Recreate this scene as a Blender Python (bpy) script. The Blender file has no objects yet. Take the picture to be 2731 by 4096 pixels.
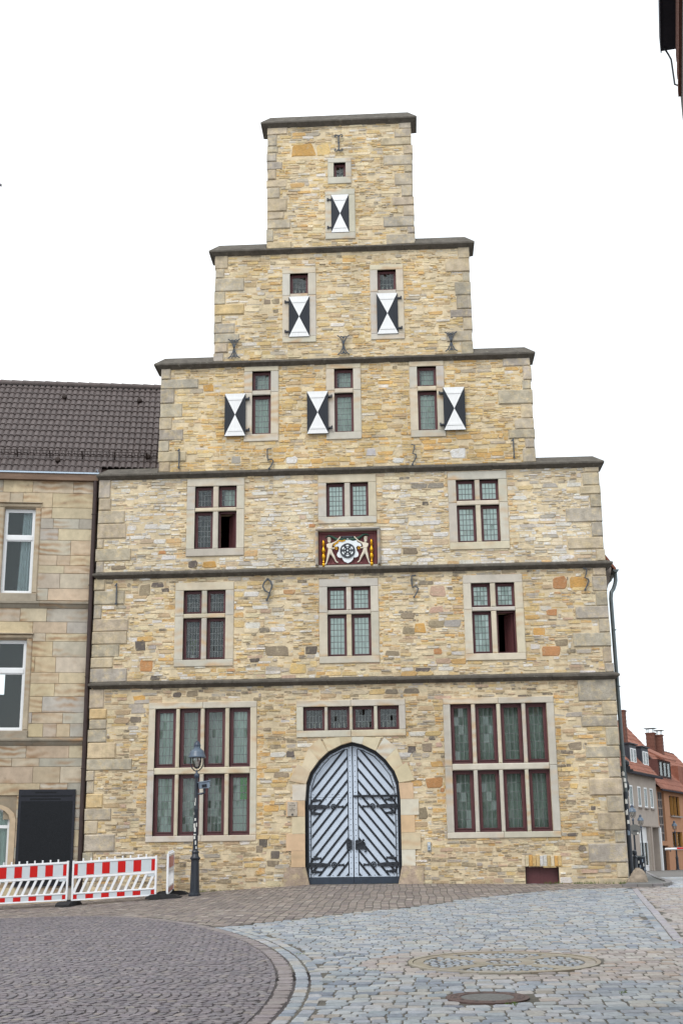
import bpy, bmesh, math, random
import numpy as np
from mathutils import Matrix, Vector
random.seed(7); RN = np.random.RandomState(11)
R = math.radians
scene = bpy.context.scene
C = scene.collection

# ---------------------------------------------------------------- camera, sky, sun, exposure
def camera():
    pitch, roll, yaw = R(15.56), R(0.74), R(-2.84)
    fw = Vector((math.sin(yaw)*math.cos(pitch), math.cos(yaw)*math.cos(pitch), math.sin(pitch)))
    rt = Vector((math.cos(yaw), -math.sin(yaw), 0)); up = rt.cross(fw)
    r2 = math.cos(roll)*rt - math.sin(roll)*up; u2 = math.sin(roll)*rt + math.cos(roll)*up
    cam = bpy.data.cameras.new('camera'); o = bpy.data.objects.new('camera', cam); C.objects.link(o)
    m = Matrix((r2, u2, -fw)).transposed().to_4x4(); m.translation = Vector((1.447, -33.0, 0.567)); o.matrix_world = m
    cam.sensor_fit = 'VERTICAL'; cam.sensor_height = 36.0; cam.sensor_width = 24.0
    cam.lens = 5020/4096*36; cam.clip_start = 0.1; cam.clip_end = 3000
    scene.camera = o
camera()
SUN_EL, SUN_AZ = R(52), R(205)          # azimuth measured clockwise from +y
world = bpy.data.worlds.new('World'); scene.world = world; world.use_nodes = True
nt = world.node_tree; nt.nodes.clear()
sky = nt.nodes.new('ShaderNodeTexSky'); sky.sky_type = 'NISHITA'; sky.sun_disc = False
sky.sun_elevation = SUN_EL; sky.sun_rotation = SUN_AZ
b1 = nt.nodes.new('ShaderNodeBackground'); b1.inputs[1].default_value = 0.10; nt.links.new(sky.outputs[0], b1.inputs[0])
b2 = nt.nodes.new('ShaderNodeBackground'); b2.inputs[1].default_value = 1.22            # closed white cloud cover
tc = nt.nodes.new('ShaderNodeTexCoord'); nz = nt.nodes.new('ShaderNodeTexNoise'); nz.inputs['Scale'].default_value = 2.2; nz.inputs['Detail'].default_value = 5
nt.links.new(tc.outputs['Generated'], nz.inputs['Vector'])
cr = nt.nodes.new('ShaderNodeValToRGB'); cr.color_ramp.elements[0].position = .3; cr.color_ramp.elements[1].position = .7
cr.color_ramp.elements[0].color = (.55, .63, .68, 1); cr.color_ramp.elements[1].color = (1.0, 1.0, 1.0, 1)
nt.links.new(nz.outputs[0], cr.inputs[0]); nt.links.new(cr.outputs[0], b2.inputs[0])
mx = nt.nodes.new('ShaderNodeMixShader'); mx.inputs[0].default_value = 0.92
wo = nt.nodes.new('ShaderNodeOutputWorld')
nt.links.new(b1.outputs[0], mx.inputs[1]); nt.links.new(b2.outputs[0], mx.inputs[2]); nt.links.new(mx.outputs[0], wo.inputs[0])
sl = bpy.data.lights.new('sun', 'SUN'); sl.energy = 1.1; sl.angle = R(25); sl.color = (1, .96, .9)
so = bpy.data.objects.new('sun', sl); C.objects.link(so); so.location = (0, -20, 40)
sd = Vector((math.sin(SUN_AZ)*math.cos(SUN_EL), math.cos(SUN_AZ)*math.cos(SUN_EL), math.sin(SUN_EL)))
so.rotation_euler = sd.to_track_quat('Z', 'Y').to_euler()
vs = scene.view_settings; vs.view_transform = 'Standard'; vs.look = 'None'; vs.exposure = 0.56; vs.gamma = 1.0; vs.use_curve_mapping = False

# ---------------------------------------------------------------- materials
def lin(c): c = c/255.0; return c/12.92 if c <= .04045 else ((c+.055)/1.055)**2.4
def S(r, g, b, k=1.0): return (lin(r)*k, lin(g)*k, lin(b)*k, 1.0)
MATS = {}
def mat(name, col=None, rough=.85, var=.18, scale=6.0, bump=.25, bscale=45.0, src='col', stretch=(1, 1, 1), spec=.25, metal=0.0,
        vein=None, vscale=2.5, spots=None, grime=0.0):
    if name in MATS: return MATS[name]
    m = bpy.data.materials.new(name); m.use_nodes = True; t = m.node_tree; N = t.nodes; L = t.links
    bs = N['Principled BSDF']; bs.inputs['Roughness'].default_value = rough; bs.inputs['Metallic'].default_value = metal
    bs.inputs['Specular IOR Level'].default_value = spec
    geo = N.new('ShaderNodeNewGeometry'); info = N.new('ShaderNodeObjectInfo')
    mp = N.new('ShaderNodeMapping'); mp.inputs['Scale'].default_value = stretch
    off = N.new('ShaderNodeVectorMath'); off.operation = 'MULTIPLY_ADD'; off.inputs[1].default_value = (37, 17, 53)
    comb = N.new('ShaderNodeCombineXYZ')
    for i in range(3): L.new(info.outputs['Random'], comb.inputs[i])
    L.new(comb.outputs[0], off.inputs[0]); L.new(geo.outputs['Position'], off.inputs[2]); L.new(off.outputs[0], mp.inputs['Vector'])
    n1 = N.new('ShaderNodeTexNoise'); n1.inputs['Scale'].default_value = scale; n1.inputs['Detail'].default_value = 6; n1.inputs['Roughness'].default_value = .65
    L.new(mp.outputs[0], n1.inputs['Vector'])
    mr = N.new('ShaderNodeMapRange'); mr.inputs['From Min'].default_value = .3; mr.inputs['From Max'].default_value = .7
    mr.inputs['To Min'].default_value = 1-var; mr.inputs['To Max'].default_value = 1+var; L.new(n1.outputs[0], mr.inputs[0])
    if src == 'attr':
        a = N.new('ShaderNodeAttribute'); a.attribute_name = 'Col'; csock = a.outputs['Color']
    elif src == 'obj': csock = info.outputs['Color']
    else:
        c = N.new('ShaderNodeRGB'); c.outputs[0].default_value = col; csock = c.outputs[0]
    if vein is not None:
        w = N.new('ShaderNodeTexWave'); w.bands_direction = 'Z'; w.inputs['Scale'].default_value = vscale; w.inputs['Distortion'].default_value = 9; w.inputs['Detail'].default_value = 3; w.inputs['Detail Scale'].default_value = .7
        L.new(off.outputs[0], w.inputs['Vector'])
        n3 = N.new('ShaderNodeTexNoise'); n3.inputs['Scale'].default_value = 1.1; L.new(off.outputs[0], n3.inputs['Vector'])
        f1 = N.new('ShaderNodeMapRange'); f1.inputs['From Min'].default_value = .48; f1.inputs['From Max'].default_value = .66; L.new(n3.outputs[0], f1.inputs[0])
        f2 = N.new('ShaderNodeMath'); f2.operation = 'MULTIPLY'; L.new(w.outputs['Fac'], f2.inputs[0]); L.new(f1.outputs[0], f2.inputs[1])
        mixv = N.new('ShaderNodeMix'); mixv.data_type = 'RGBA'; L.new(f2.outputs[0], mixv.inputs['Factor']); L.new(csock, mixv.inputs['A']); mixv.inputs['B'].default_value = vein
        csock = mixv.outputs['Result']
    if spots is not None:
        n4 = N.new('ShaderNodeTexNoise'); n4.inputs['Scale'].default_value = spots[1]; n4.inputs['Detail'].default_value = 8; n4.inputs['Roughness'].default_value = .75; L.new(geo.outputs['Position'], n4.inputs['Vector'])
        f4 = N.new('ShaderNodeMapRange'); f4.inputs['From Min'].default_value = spots[2]; f4.inputs['From Max'].default_value = spots[2]+.12; f4.inputs['To Max'].default_value = spots[3]; L.new(n4.outputs[0], f4.inputs[0])
        mixs = N.new('ShaderNodeMix'); mixs.data_type = 'RGBA'; L.new(f4.outputs[0], mixs.inputs['Factor']); L.new(csock, mixs.inputs['A']); mixs.inputs['B'].default_value = spots[0]
        csock = mixs.outputs['Result']
    vsock = mr.outputs[0]
    if grime:
        mg = N.new('ShaderNodeMapping'); mg.inputs['Scale'].default_value = (1.0, 1.0, .35); L.new(geo.outputs['Position'], mg.inputs['Vector'])
        ng = N.new('ShaderNodeTexNoise'); ng.inputs['Scale'].default_value = 1.1; ng.inputs['Detail'].default_value = 7; ng.inputs['Roughness'].default_value = .6; L.new(mg.outputs[0], ng.inputs['Vector'])
        rg = N.new('ShaderNodeMapRange'); rg.inputs['From Min'].default_value = .32; rg.inputs['From Max'].default_value = .62; rg.inputs['To Min'].default_value = 1-grime; rg.inputs['To Max'].default_value = 1.04; L.new(ng.outputs[0], rg.inputs[0])
        mm = N.new('ShaderNodeMath'); mm.operation = 'MULTIPLY'; L.new(mr.outputs[0], mm.inputs[0]); L.new(rg.outputs[0], mm.inputs[1]); vsock = mm.outputs[0]
    sc = N.new('ShaderNodeVectorMath'); sc.operation = 'SCALE'; L.new(csock, sc.inputs[0]); L.new(vsock, sc.inputs['Scale'])
    L.new(sc.outputs[0], bs.inputs['Base Color'])
    if bump > 0:
        n2 = N.new('ShaderNodeTexNoise'); n2.inputs['Scale'].default_value = bscale; n2.inputs['Detail'].default_value = 5; n2.inputs['Roughness'].default_value = .6
        L.new(mp.outputs[0], n2.inputs['Vector'])
        bp = N.new('ShaderNodeBump'); bp.inputs['Strength'].default_value = bump; bp.inputs['Distance'].default_value = .02; L.new(n2.outputs[0], bp.inputs['Height']); L.new(bp.outputs[0], bs.inputs['Normal'])
    MATS[name] = m; return m
def glass_mat(name, tint, refl=.12, rough=.03):
    m = bpy.data.materials.new(name); m.use_nodes = True; t = m.node_tree; N = t.nodes; L = t.links
    N.remove(N['Principled BSDF']); out = N['Material Output']
    tr = N.new('ShaderNodeBsdfTransparent'); tr.inputs[0].default_value = tint
    gl = N.new('ShaderNodeBsdfGlossy'); gl.inputs['Roughness'].default_value = rough; gl.inputs[0].default_value = (.9, .95, .95, 1)
    fr = N.new('ShaderNodeFresnel'); fr.inputs[0].default_value = 1.5
    ad = N.new('ShaderNodeMath'); ad.operation = 'ADD'; ad.inputs[1].default_value = refl-.04; ad.use_clamp = True; L.new(fr.outputs[0], ad.inputs[0])
    mi = N.new('ShaderNodeMixShader'); L.new(ad.outputs[0], mi.inputs[0]); L.new(tr.outputs[0], mi.inputs[1]); L.new(gl.outputs[0], mi.inputs[2]); L.new(mi.outputs[0], out.inputs[0])
    MATS[name] = m; return m
STR = (1, 1, 5)
mat('rubble', src='attr', var=.26, scale=16, stretch=STR, bump=.8, bscale=34, spots=(S(214, 197, 164, 1.0), 5.5, .48, .7), grime=.22)
mat('rubble_single', src='obj', var=.28, scale=16, stretch=STR, bump=.8, bscale=34, spots=(S(202, 188, 158, .92), 7, .53, .7), grime=.22)
mat('mortar', S(214, 197, 166, 1.0), var=.2, scale=5, bump=.8, bscale=40, grime=.22)
mat('quoin', src='obj', var=.26, scale=5, bump=.8, bscale=26, spots=(S(206, 188, 152, .95), 5, .49, .65), grime=.2)
mat('sandstone', src='obj', var=.09, scale=4, bump=.15, bscale=50, vein=S(198, 172, 140, .95), vscale=1.3, grime=.12)
mat('ashlar', src='obj', var=.13, scale=5, bump=.2, bscale=40, vein=S(168, 138, 108, .95), vscale=1.8, spots=(S(104, 98, 92), 3.0, .62, .55), grime=.2)
mat('course_stone', S(98, 93, 86, .85), var=.3, scale=5, bump=.5, bscale=30, spots=(S(150, 148, 134), 9, .58, .6))
mat('maroon', S(98, 60, 63, .95), rough=.45, var=.12, scale=10, bump=.1, spec=.4)
mat('lead', S(122, 128, 128), rough=.5, var=.1, bump=0)
mat('curtain', S(204, 220, 210), rough=.9, var=.25, scale=3, stretch=(4, 1, .4), bump=.1)
mat('blind', S(232, 242, 238), rough=.9, var=.06, bump=0)
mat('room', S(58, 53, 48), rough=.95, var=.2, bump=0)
mat('iron', S(44, 48, 56), rough=.5, var=.3, scale=20, bump=.3, bscale=60, spec=.4)
mat('anchor_iron', S(78, 84, 92), rough=.5, var=.3, scale=20, bump=.3, bscale=60, spec=.4)
mat('white_paint', S(236, 237, 238, .92), rough=.6, var=.08, bump=.1, stretch=(20, 1, 1), scale=3)
mat('black_paint', S(36, 40, 48), rough=.5, var=.2, bump=.1, stretch=(20, 1, 1), scale=3)
mat('gate_paint', S(196, 208, 224, .98), rough=.5, var=.06, scale=4, bump=.08)
mat('gate_black', S(30, 34, 42), rough=.4, var=.2, bump=.1, spec=.4)
mat('kick', S(46, 56, 70), rough=.35, var=.2, scale=5, bump=.1, spec=.5)
mat('tile', S(112, 101, 99, .62), rough=.6, var=.3, scale=5, bump=.2, bscale=60, spec=.35)
mat('red_tile', S(158, 104, 86, .75), rough=.85, var=.3, scale=2.0, bump=.4, bscale=12)
mat('zinc', S(108, 116, 118, .7), rough=.4, var=.15, bump=.1, metal=.6, spec=.5)
mat('zinc_edge', S(178, 192, 206), rough=.35, var=.1, bump=0, metal=.5)
mat('brown_pipe', S(66, 54, 52), rough=.45, var=.2, bump=.1)
mat('fascia', S(126, 104, 88, .9), rough=.7, var=.25, scale=3, stretch=(.5, 1, 4), bump=.2)
mat('pvc', S(236, 238, 240, .95), rough=.35, var=.03, bump=0, spec=.4)
mat('slate_tablet', S(44, 46, 54, .9), rough=.6, var=.15, scale=12, bump=.2, bscale=120)
mat('slate_text', S(34, 37, 42, .8), rough=.75, var=.3, scale=60, bump=.6, bscale=90)
mat('drape', S(206, 214, 216), rough=.9, var=.08, bump=0)
KG = .64
mat('sett', src='attr', rough=.7, var=.22, scale=14, bump=.45, bscale=40, spec=.3)
mat('sett_single', src='obj', rough=.7, var=.22, scale=14, bump=.45, bscale=40, spec=.3)
mat('bed', S(116, 112, 104, KG), var=.35, scale=3, bump=.8, bscale=30)
mat('bed_red', S(98, 92, 92, KG), var=.3, scale=3, bump=.8, bscale=30)
mat('ground', S(128, 124, 120, KG), var=.2, scale=1.5, bump=.8, bscale=8)
mat('slab', src='obj', rough=.8, var=.15, scale=6, bump=.3, bscale=60)
mat('lamp_paint', S(52, 64, 82), rough=.4, var=.15, bump=.05, spec=.5)
mat('lamp_dark', S(34, 40, 50), rough=.4, var=.2, bump=.05, spec=.5)
mat('lamp_hat', S(84, 98, 114), rough=.35, var=.12, bump=.05, spec=.5)
mat('sticker', S(214, 214, 210), rough=.5, var=.15, scale=30, bump=0)
mat('plastic_white', S(232, 234, 238, .95), rough=.4, var=.04, bump=.03, spec=.4)
mat('sheet_white', S(196, 204, 210, .95), rough=.3, var=.04, bump=0)
mat('sheet_red', S(188, 20, 16), rough=.3, var=.08, bump=0)
mat('rubber', S(46, 46, 48), rough=.8, var=.25, scale=10, bump=.4)
mat('rock', S(164, 150, 134, .75), rough=.9, var=.3, scale=8, bump=.9, bscale=18, spots=(S(112, 100, 92, .8), 14, .55, .7))
mat('gold', S(214, 160, 40), rough=.3, var=.1, bump=0, metal=.85, spec=.5)
mat('relief_red', S(108, 60, 62, .9), rough=.6, var=.12, bump=.2)
mat('relief_stone', S(218, 208, 190, .95), rough=.7, var=.08, bump=.1)
mat('relief_green', S(50, 78, 66), rough=.6, var=.1, bump=.1)
mat('relief_white', S(232, 238, 242, .95), rough=.5, var=.04, bump=0)
mat('relief_grey', S(62, 66, 72), rough=.6, var=.15, bump=.1)
mat('plaster_grey', S(186, 174, 164, .85), rough=.95, var=.08, scale=2, bump=.2)
mat('plaster_orange', S(190, 142, 110, .85), rough=.95, var=.08, scale=2, bump=.2)
mat('ochre', S(196, 142, 80, .8), rough=.9, var=.08, bump=.1)
mat('slate_clad', S(56, 60, 68), rough=.6, var=.25, scale=8, bump=.4, bscale=20)
mat('brown_clad', S(98, 66, 62), rough=.8, var=.2, scale=8, bump=.4, bscale=20)
mat('brick', S(132, 92, 80, .7), rough=.9, var=.3, scale=10, bump=.5, bscale=30)
mat('dark_wood', S(52, 42, 38), rough=.6, var=.25, scale=4, bump=.2)
mat('grey_wood', S(150, 140, 134), rough=.8, var=.15, scale=4, bump=.2)
mat('dark_soffit', S(40, 38, 48), rough=.8, var=.2, bump=.1)
mat('candle', S(224, 228, 210), rough=.5, var=.03, bump=0)
mat('grass', S(84, 104, 46), rough=.8, var=.35, scale=20, bump=0)
mat('blue_grey_box', S(128, 142, 158), rough=.5, var=.1, bump=0)
mat('green_cloth', S(70, 170, 60), rough=.9, var=.1, bump=0)
mat('manhole_iron', S(112, 92, 88, .6), rough=.6, var=.25, scale=20, bump=.3)
mat('concrete', S(132, 132, 130, .62), rough=.85, var=.25, scale=30, bump=.4, bscale=80)
glass_mat('pane_glass', (.94, .99, .97, 1), .075, .05)
glass_mat('clear_glass', (.9, .94, .94, 1), .035, .01)
glass_mat('lamp_glass', (.80, .78, .76, 1), .10, .05)

# ---------------------------------------------------------------- mesh helpers
class MB:
    def __init__(s): s.v = []; s.f = []; s.m = []; s.c = []; s.mi = 0
    def add(s, vs, fs):
        o = len(s.v); s.v += [tuple(p) for p in vs]
        for f in fs: s.f.append(tuple(i+o for i in f)); s.m.append(s.mi)
        return s
    def box(s, x0, x1, y0, y1, z0, z1):
        v = [(x0,y0,z0),(x1,y0,z0),(x1,y1,z0),(x0,y1,z0),(x0,y0,z1),(x1,y0,z1),(x1,y1,z1),(x0,y1,z1)]
        return s.add(v, [(0,1,5,4),(1,2,6,5),(2,3,7,6),(3,0,4,7),(4,5,6,7),(3,2,1,0)])
    def cbox(s, x0, x1, yf, yb, z0, z1, c=.012, j=0):
        q = lambda: random.uniform(-j, j)
        v = [(x0,yb,z0),(x1,yb,z0),(x1,yb,z1),(x0,yb,z1),(x0,yf+c,z0),(x1,yf+c,z0),(x1,yf+c,z1),(x0,yf+c,z1),
             (x0+c,yf+q(),z0+c),(x1-c,yf+q(),z0+c),(x1-c,yf+q(),z1-c),(x0+c,yf+q(),z1-c)]
        f = [(3,2,1,0)]
        for a in range(4):
            b = (a+1) % 4; f += [(a,b,4+b,4+a),(4+a,4+b,8+b,8+a)]
        f.append((8,9,10,11)); return s.add(v, f)
    def prism(s, poly, y0, y1):           # polygon in (x,z), counter-clockwise seen from -y
        n = len(poly); v = [(x,y0,z) for x,z in poly]+[(x,y1,z) for x,z in poly]
        return s.add(v, [tuple(range(n)), tuple(range(2*n-1, n-1, -1))]+[(i, i+n, (i+1)%n+n, (i+1)%n) for i in range(n)])
    def extr(s, poly, axis, a, b):        # polygon (p,q) extruded along 'x','y','z'
        g = {'x': lambda t,p,q: (t,p,q), 'y': lambda t,p,q: (p,t,q), 'z': lambda t,p,q: (p,q,t)}[axis]
        n = len(poly); v = [g(a,*p) for p in poly]+[g(b,*p) for p in poly]
        return s.add(v, [tuple(range(n-1,-1,-1)), tuple(range(n, 2*n))]+[(i, (i+1)%n, (i+1)%n+n, i+n) for i in range(n)])
    def hull(s, pts):
        bm = bmesh.new(); vs = [bm.verts.new(p) for p in pts]
        r = bmesh.ops.convex_hull(bm, input=vs)
        bmesh.ops.delete(bm, geom=[e for e in r['geom_interior'] if isinstance(e, bmesh.types.BMVert)], context='VERTS')
        bmesh.ops.dissolve_limit(bm, angle_limit=.01, verts=bm.verts[:], edges=bm.edges[:])
        bm.verts.index_update(); s.add([v.co[:] for v in bm.verts], [[v.index for v in f.verts] for f in bm.faces]); bm.free(); return s
    def tube(s, pts, r, n=6, cap=True, flat=1.0):
        pts = [Vector(p) for p in pts]; rs = r if isinstance(r, (list, tuple)) else [r]*len(pts); rings = []; prev = None
        for i, p in enumerate(pts):
            d = (pts[min(i+1, len(pts)-1)]-pts[max(i-1, 0)]).normalized()
            if prev is None:
                a = Vector((0, 1, 0)) if abs(d.y) < .9 else Vector((1, 0, 0)); u = d.cross(a).normalized()
            else: u = (prev-d*prev.dot(d)).normalized()
            prev = u; w = d.cross(u)
            ring = []
            for k in range(n):
                q = u*math.cos(2*math.pi*k/n)+w*math.sin(2*math.pi*k/n); q *= rs[i]
                q = Vector((q.x, q.y*flat, q.z)); ring.append(p+q)
            rings.append(ring)
        v = [q for g in rings for q in g]; f = []
        for i in range(len(pts)-1):
            for k in range(n):
                k2 = (k+1) % n; f.append((i*n+k, i*n+k2, (i+1)*n+k2, (i+1)*n+k))
        if cap: f += [tuple(range(n-1, -1, -1)), tuple(range((len(pts)-1)*n, len(pts)*n))]
        return s.add(v, f)
    def lathe(s, prof, c=(0,0,0), n=16, mod=None):
        v = []; f = []; m = len(prof)
        for i, (r, z) in enumerate(prof):
            for k in range(n):
                a = 2*math.pi*k/n; rr = r*(mod(i, k) if mod else 1); v.append((c[0]+rr*math.cos(a), c[1]+rr*math.sin(a), c[2]+z))
        for i in range(m-1):
            for k in range(n):
                k2 = (k+1) % n; f.append((i*n+k, i*n+k2, (i+1)*n+k2, (i+1)*n+k))
        f += [tuple(range(n-1, -1, -1)), tuple(range((m-1)*n, m*n))]
        return s.add(v, f)
    def xform(s, M):
        s.v = [tuple(M @ Vector(p)) for p in s.v]; return s
    def mesh(s, name, mats, smooth=False):
        me = bpy.data.meshes.new(name); me.from_pydata(s.v, [], s.f); me.validate()
        for m in (mats if isinstance(mats, (list, tuple)) else [mats]): me.materials.append(MATS[m])
        if max(s.m, default=0) > 0 and len(me.polygons) == len(s.m): me.polygons.foreach_set('material_index', s.m)
        if smooth:
            me.polygons.foreach_set('use_smooth', [True]*len(me.polygons))
            try: me.set_sharp_from_angle(angle=R(40))
            except Exception: pass
        me.update(); return me
    def build(s, name, mats, parent=None, smooth=False, color=None, kind=None):
        return link(name, s.mesh(name, mats, smooth), parent, color, kind)
def link(name, me, parent=None, color=None, kind=None):
    o = bpy.data.objects.new(name, me); C.objects.link(o)
    if parent is not None:
        o.parent = parent
        o.matrix_parent_inverse = base_inv(parent)
    if color is not None: o.color = color
    if kind: o['kind'] = kind
    return o
BASE = {}
def base_inv(p): return Matrix.Translation(-Vector(BASE.get(p.name, (0, 0, 0))))
def empty(name, loc, label=None, cat=None, group=None, parent=None, kind=None):
    o = bpy.data.objects.new(name, None); C.objects.link(o); o.empty_display_size = .2
    if parent is not None:
        o.parent = parent; o.matrix_parent_inverse = base_inv(parent)
    o.location = loc; BASE[o.name] = tuple(loc); tag(o, label, cat, group, kind); return o
def tag(o, label=None, cat=None, group=None, kind=None):
    if label: o['label'] = label
    if cat: o['category'] = cat
    if group: o['group'] = group
    if kind: o['kind'] = kind
    return o
def copy_tree(o, parent=None):
    c = o.copy(); C.objects.link(c); c.parent = parent
    if parent is not None: c.matrix_parent_inverse = o.matrix_parent_inverse.copy()
    for ch in list(o.children): copy_tree(ch, c)
    return c
def jit(col, a=.08):
    k = 1+random.uniform(-a, a); return (col[0]*k, col[1]*k*(1+random.uniform(-.02, .02)), col[2]*k*(1+random.uniform(-.04, .04)), 1)
def clip_poly(poly, a, b):               # keep the part of poly left of line a->b
    out = []; n = len(poly)
    sd = lambda p: (b[0]-a[0])*(p[1]-a[1])-(b[1]-a[1])*(p[0]-a[0])
    for i in range(n):
        p, q = poly[i], poly[(i+1) % n]; sp, sq = sd(p), sd(q)
        if sp >= 0: out.append(p)
        if sp*sq < 0: t = sp/(sp-sq); out.append((p[0]+(q[0]-p[0])*t, p[1]+(q[1]-p[1])*t))
    return out
def clip_convex(poly, conv):
    for i in range(len(conv)):
        poly = clip_poly(poly, conv[i], conv[(i+1) % len(conv)])
        if len(poly) < 3: return []
    return poly

# ---------------------------------------------------------------- ground surface
EX = [-30, -9.5, -6.9, -3.8, -1.2, 1.2, 6.9, 12, 40]; EZ = [-.9, -.43, -.33, -.14, 0, 0, -.06, -.08, -.1]
def Gz(x, y):
    e = float(np.interp(x, EX, EZ))
    if y <= 0:
        t = min(max((-y-4)/10, 0), 1); return .0327*max(y, -60)+e*(1-(3*t*t-2*t**3))
    return e-.0045*min(y, 80)
def GzA(x, y):
    e = np.interp(x, EX, EZ); t = np.clip((-y-4)/10, 0, 1)
    return np.where(y <= 0, .0327*np.maximum(y, -60)+e*(1-(3*t*t-2*t**3)), e-.0045*np.minimum(y, 80))
CIR, CRAD = (-18.72, -20.84), 18.97      # edge of the round red paving
def line_x(y, k): # the two straight sett rows on the right: x at given y
    return np.interp(y, [-15.14, -10.4, -2.5], [4.75+k, 5.36+k*.95, 6.38+k*.9])
def brick_y(x): return np.interp(x, [-9.5, -1.55, -.55, .44, 1.51, 2.79, 4.04, 5.14, 6.5, 7.5], [-12.4, -12.5, -11.2, -9.7, -8.4, -5.73, -3.82, -2.5, -2.1, -1.9])
WHEEL = (2.48, -17.68)
def region(x, y):
    """c=blue cobbles, p=pink cobbles, r=round red paving, k=border rows, b=brick walk, w=wheel"""
    d = math.hypot(x-CIR[0], y-CIR[1])
    if d < CRAD+.03: return 'r'
    if y > brick_y(x): return 'b' if x < 7.3 else 'n'
    if d < CRAD+.33 and y < -12.6: return 'k'
    if math.hypot(x-WHEEL[0], y-WHEEL[1]) < 1.10: return 'w'
    if math.hypot((x-WHEEL[0])/1.06, y-WHEEL[1]) < 1.52: return 'p'
    if x > WHEEL[0] and -19.4 < y < -16.3 + .02*(x-3): return 'p'
    lx = float(line_x(y, 0))
    if y > -16.3 and x > lx+.30: return 'p'
    if y > -16.3 and lx < x <= lx+.30: return 'l'
    return 'c'

# ---------------------------------------------------------------- many stones at once
def rings(w, d, cf, jr, K, inset):
    """(N,K,8,2) outlines of N chamfered rectangles, one per ring"""
    N = len(w); c = cf*np.minimum(w, d); hw, hd = w/2, d/2
    P = np.stack([np.stack(q, -1) for q in [(-hw+c,-hd),(hw-c,-hd),(hw,-hd+c),(hw,hd-c),(hw-c,hd),(-hw+c,hd),(-hw,hd-c),(-hw,-hd+c)]], 1)
    P = P+RN.uniform(-1, 1, (N, 8, 2))*(jr*np.minimum(w, d))[:, None, None]
    out = []
    for k in range(K):
        s = 1-2*inset[k]/np.stack([w, d], -1); out.append(P*np.clip(s, .2, 1)[:, None, :])
    return np.stack(out, 1)
def mesh_np(name, V, faces_per, N, nv, cols, material):
    """V (N*nv,3); faces_per: list of index tuples for one stone"""
    me = bpy.data.meshes.new(name); me.vertices.add(len(V)); me.vertices.foreach_set('co', V.astype(np.float32).ravel())
    idx = np.concatenate([np.array(f) for f in faces_per]); ln = np.array([len(f) for f in faces_per])
    loops = (idx[None, :]+(np.arange(N)*nv)[:, None]).ravel(); lens = np.tile(ln, N)
    me.loops.add(len(loops)); me.loops.foreach_set('vertex_index', loops.astype(np.int32))
    me.polygons.add(len(lens)); me.polygons.foreach_set('loop_start', np.concatenate([[0], np.cumsum(lens)[:-1]]).astype(np.int32))
    me.update(calc_edges=True); me.validate(); me.shade_flat()
    if cols is not None:
        a = me.color_attributes.new('Col', 'FLOAT_COLOR', 'POINT'); a.data.foreach_set('color', np.repeat(cols, nv, 0).astype(np.float32).ravel())
    me.materials.append(MATS[material]); return me
def ring_faces(K, flip=False):
    f = []
    for k in range(K-1):
        for i in range(8):
            j = (i+1) % 8; q = (k*8+i, k*8+j, (k+1)*8+j, (k+1)*8+i); f.append(q[::-1] if flip else q)
    t = tuple(range((K-1)*8, K*8)); f.append(t[::-1] if flip else t); return f
CAMO = scene.camera.matrix_world.inverted()
CI = np.array(CAMO)
def in_frame(x, y, z, m=1.0):
    p = CI @ np.stack([x, y, z, np.ones_like(x)]); d = -p[2]; u = p[0]/d*5020/1365.5; v = p[1]/d*5020/2048
    return (np.abs(u) < m) & (np.abs(v) < m) & (d > 0), d
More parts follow.
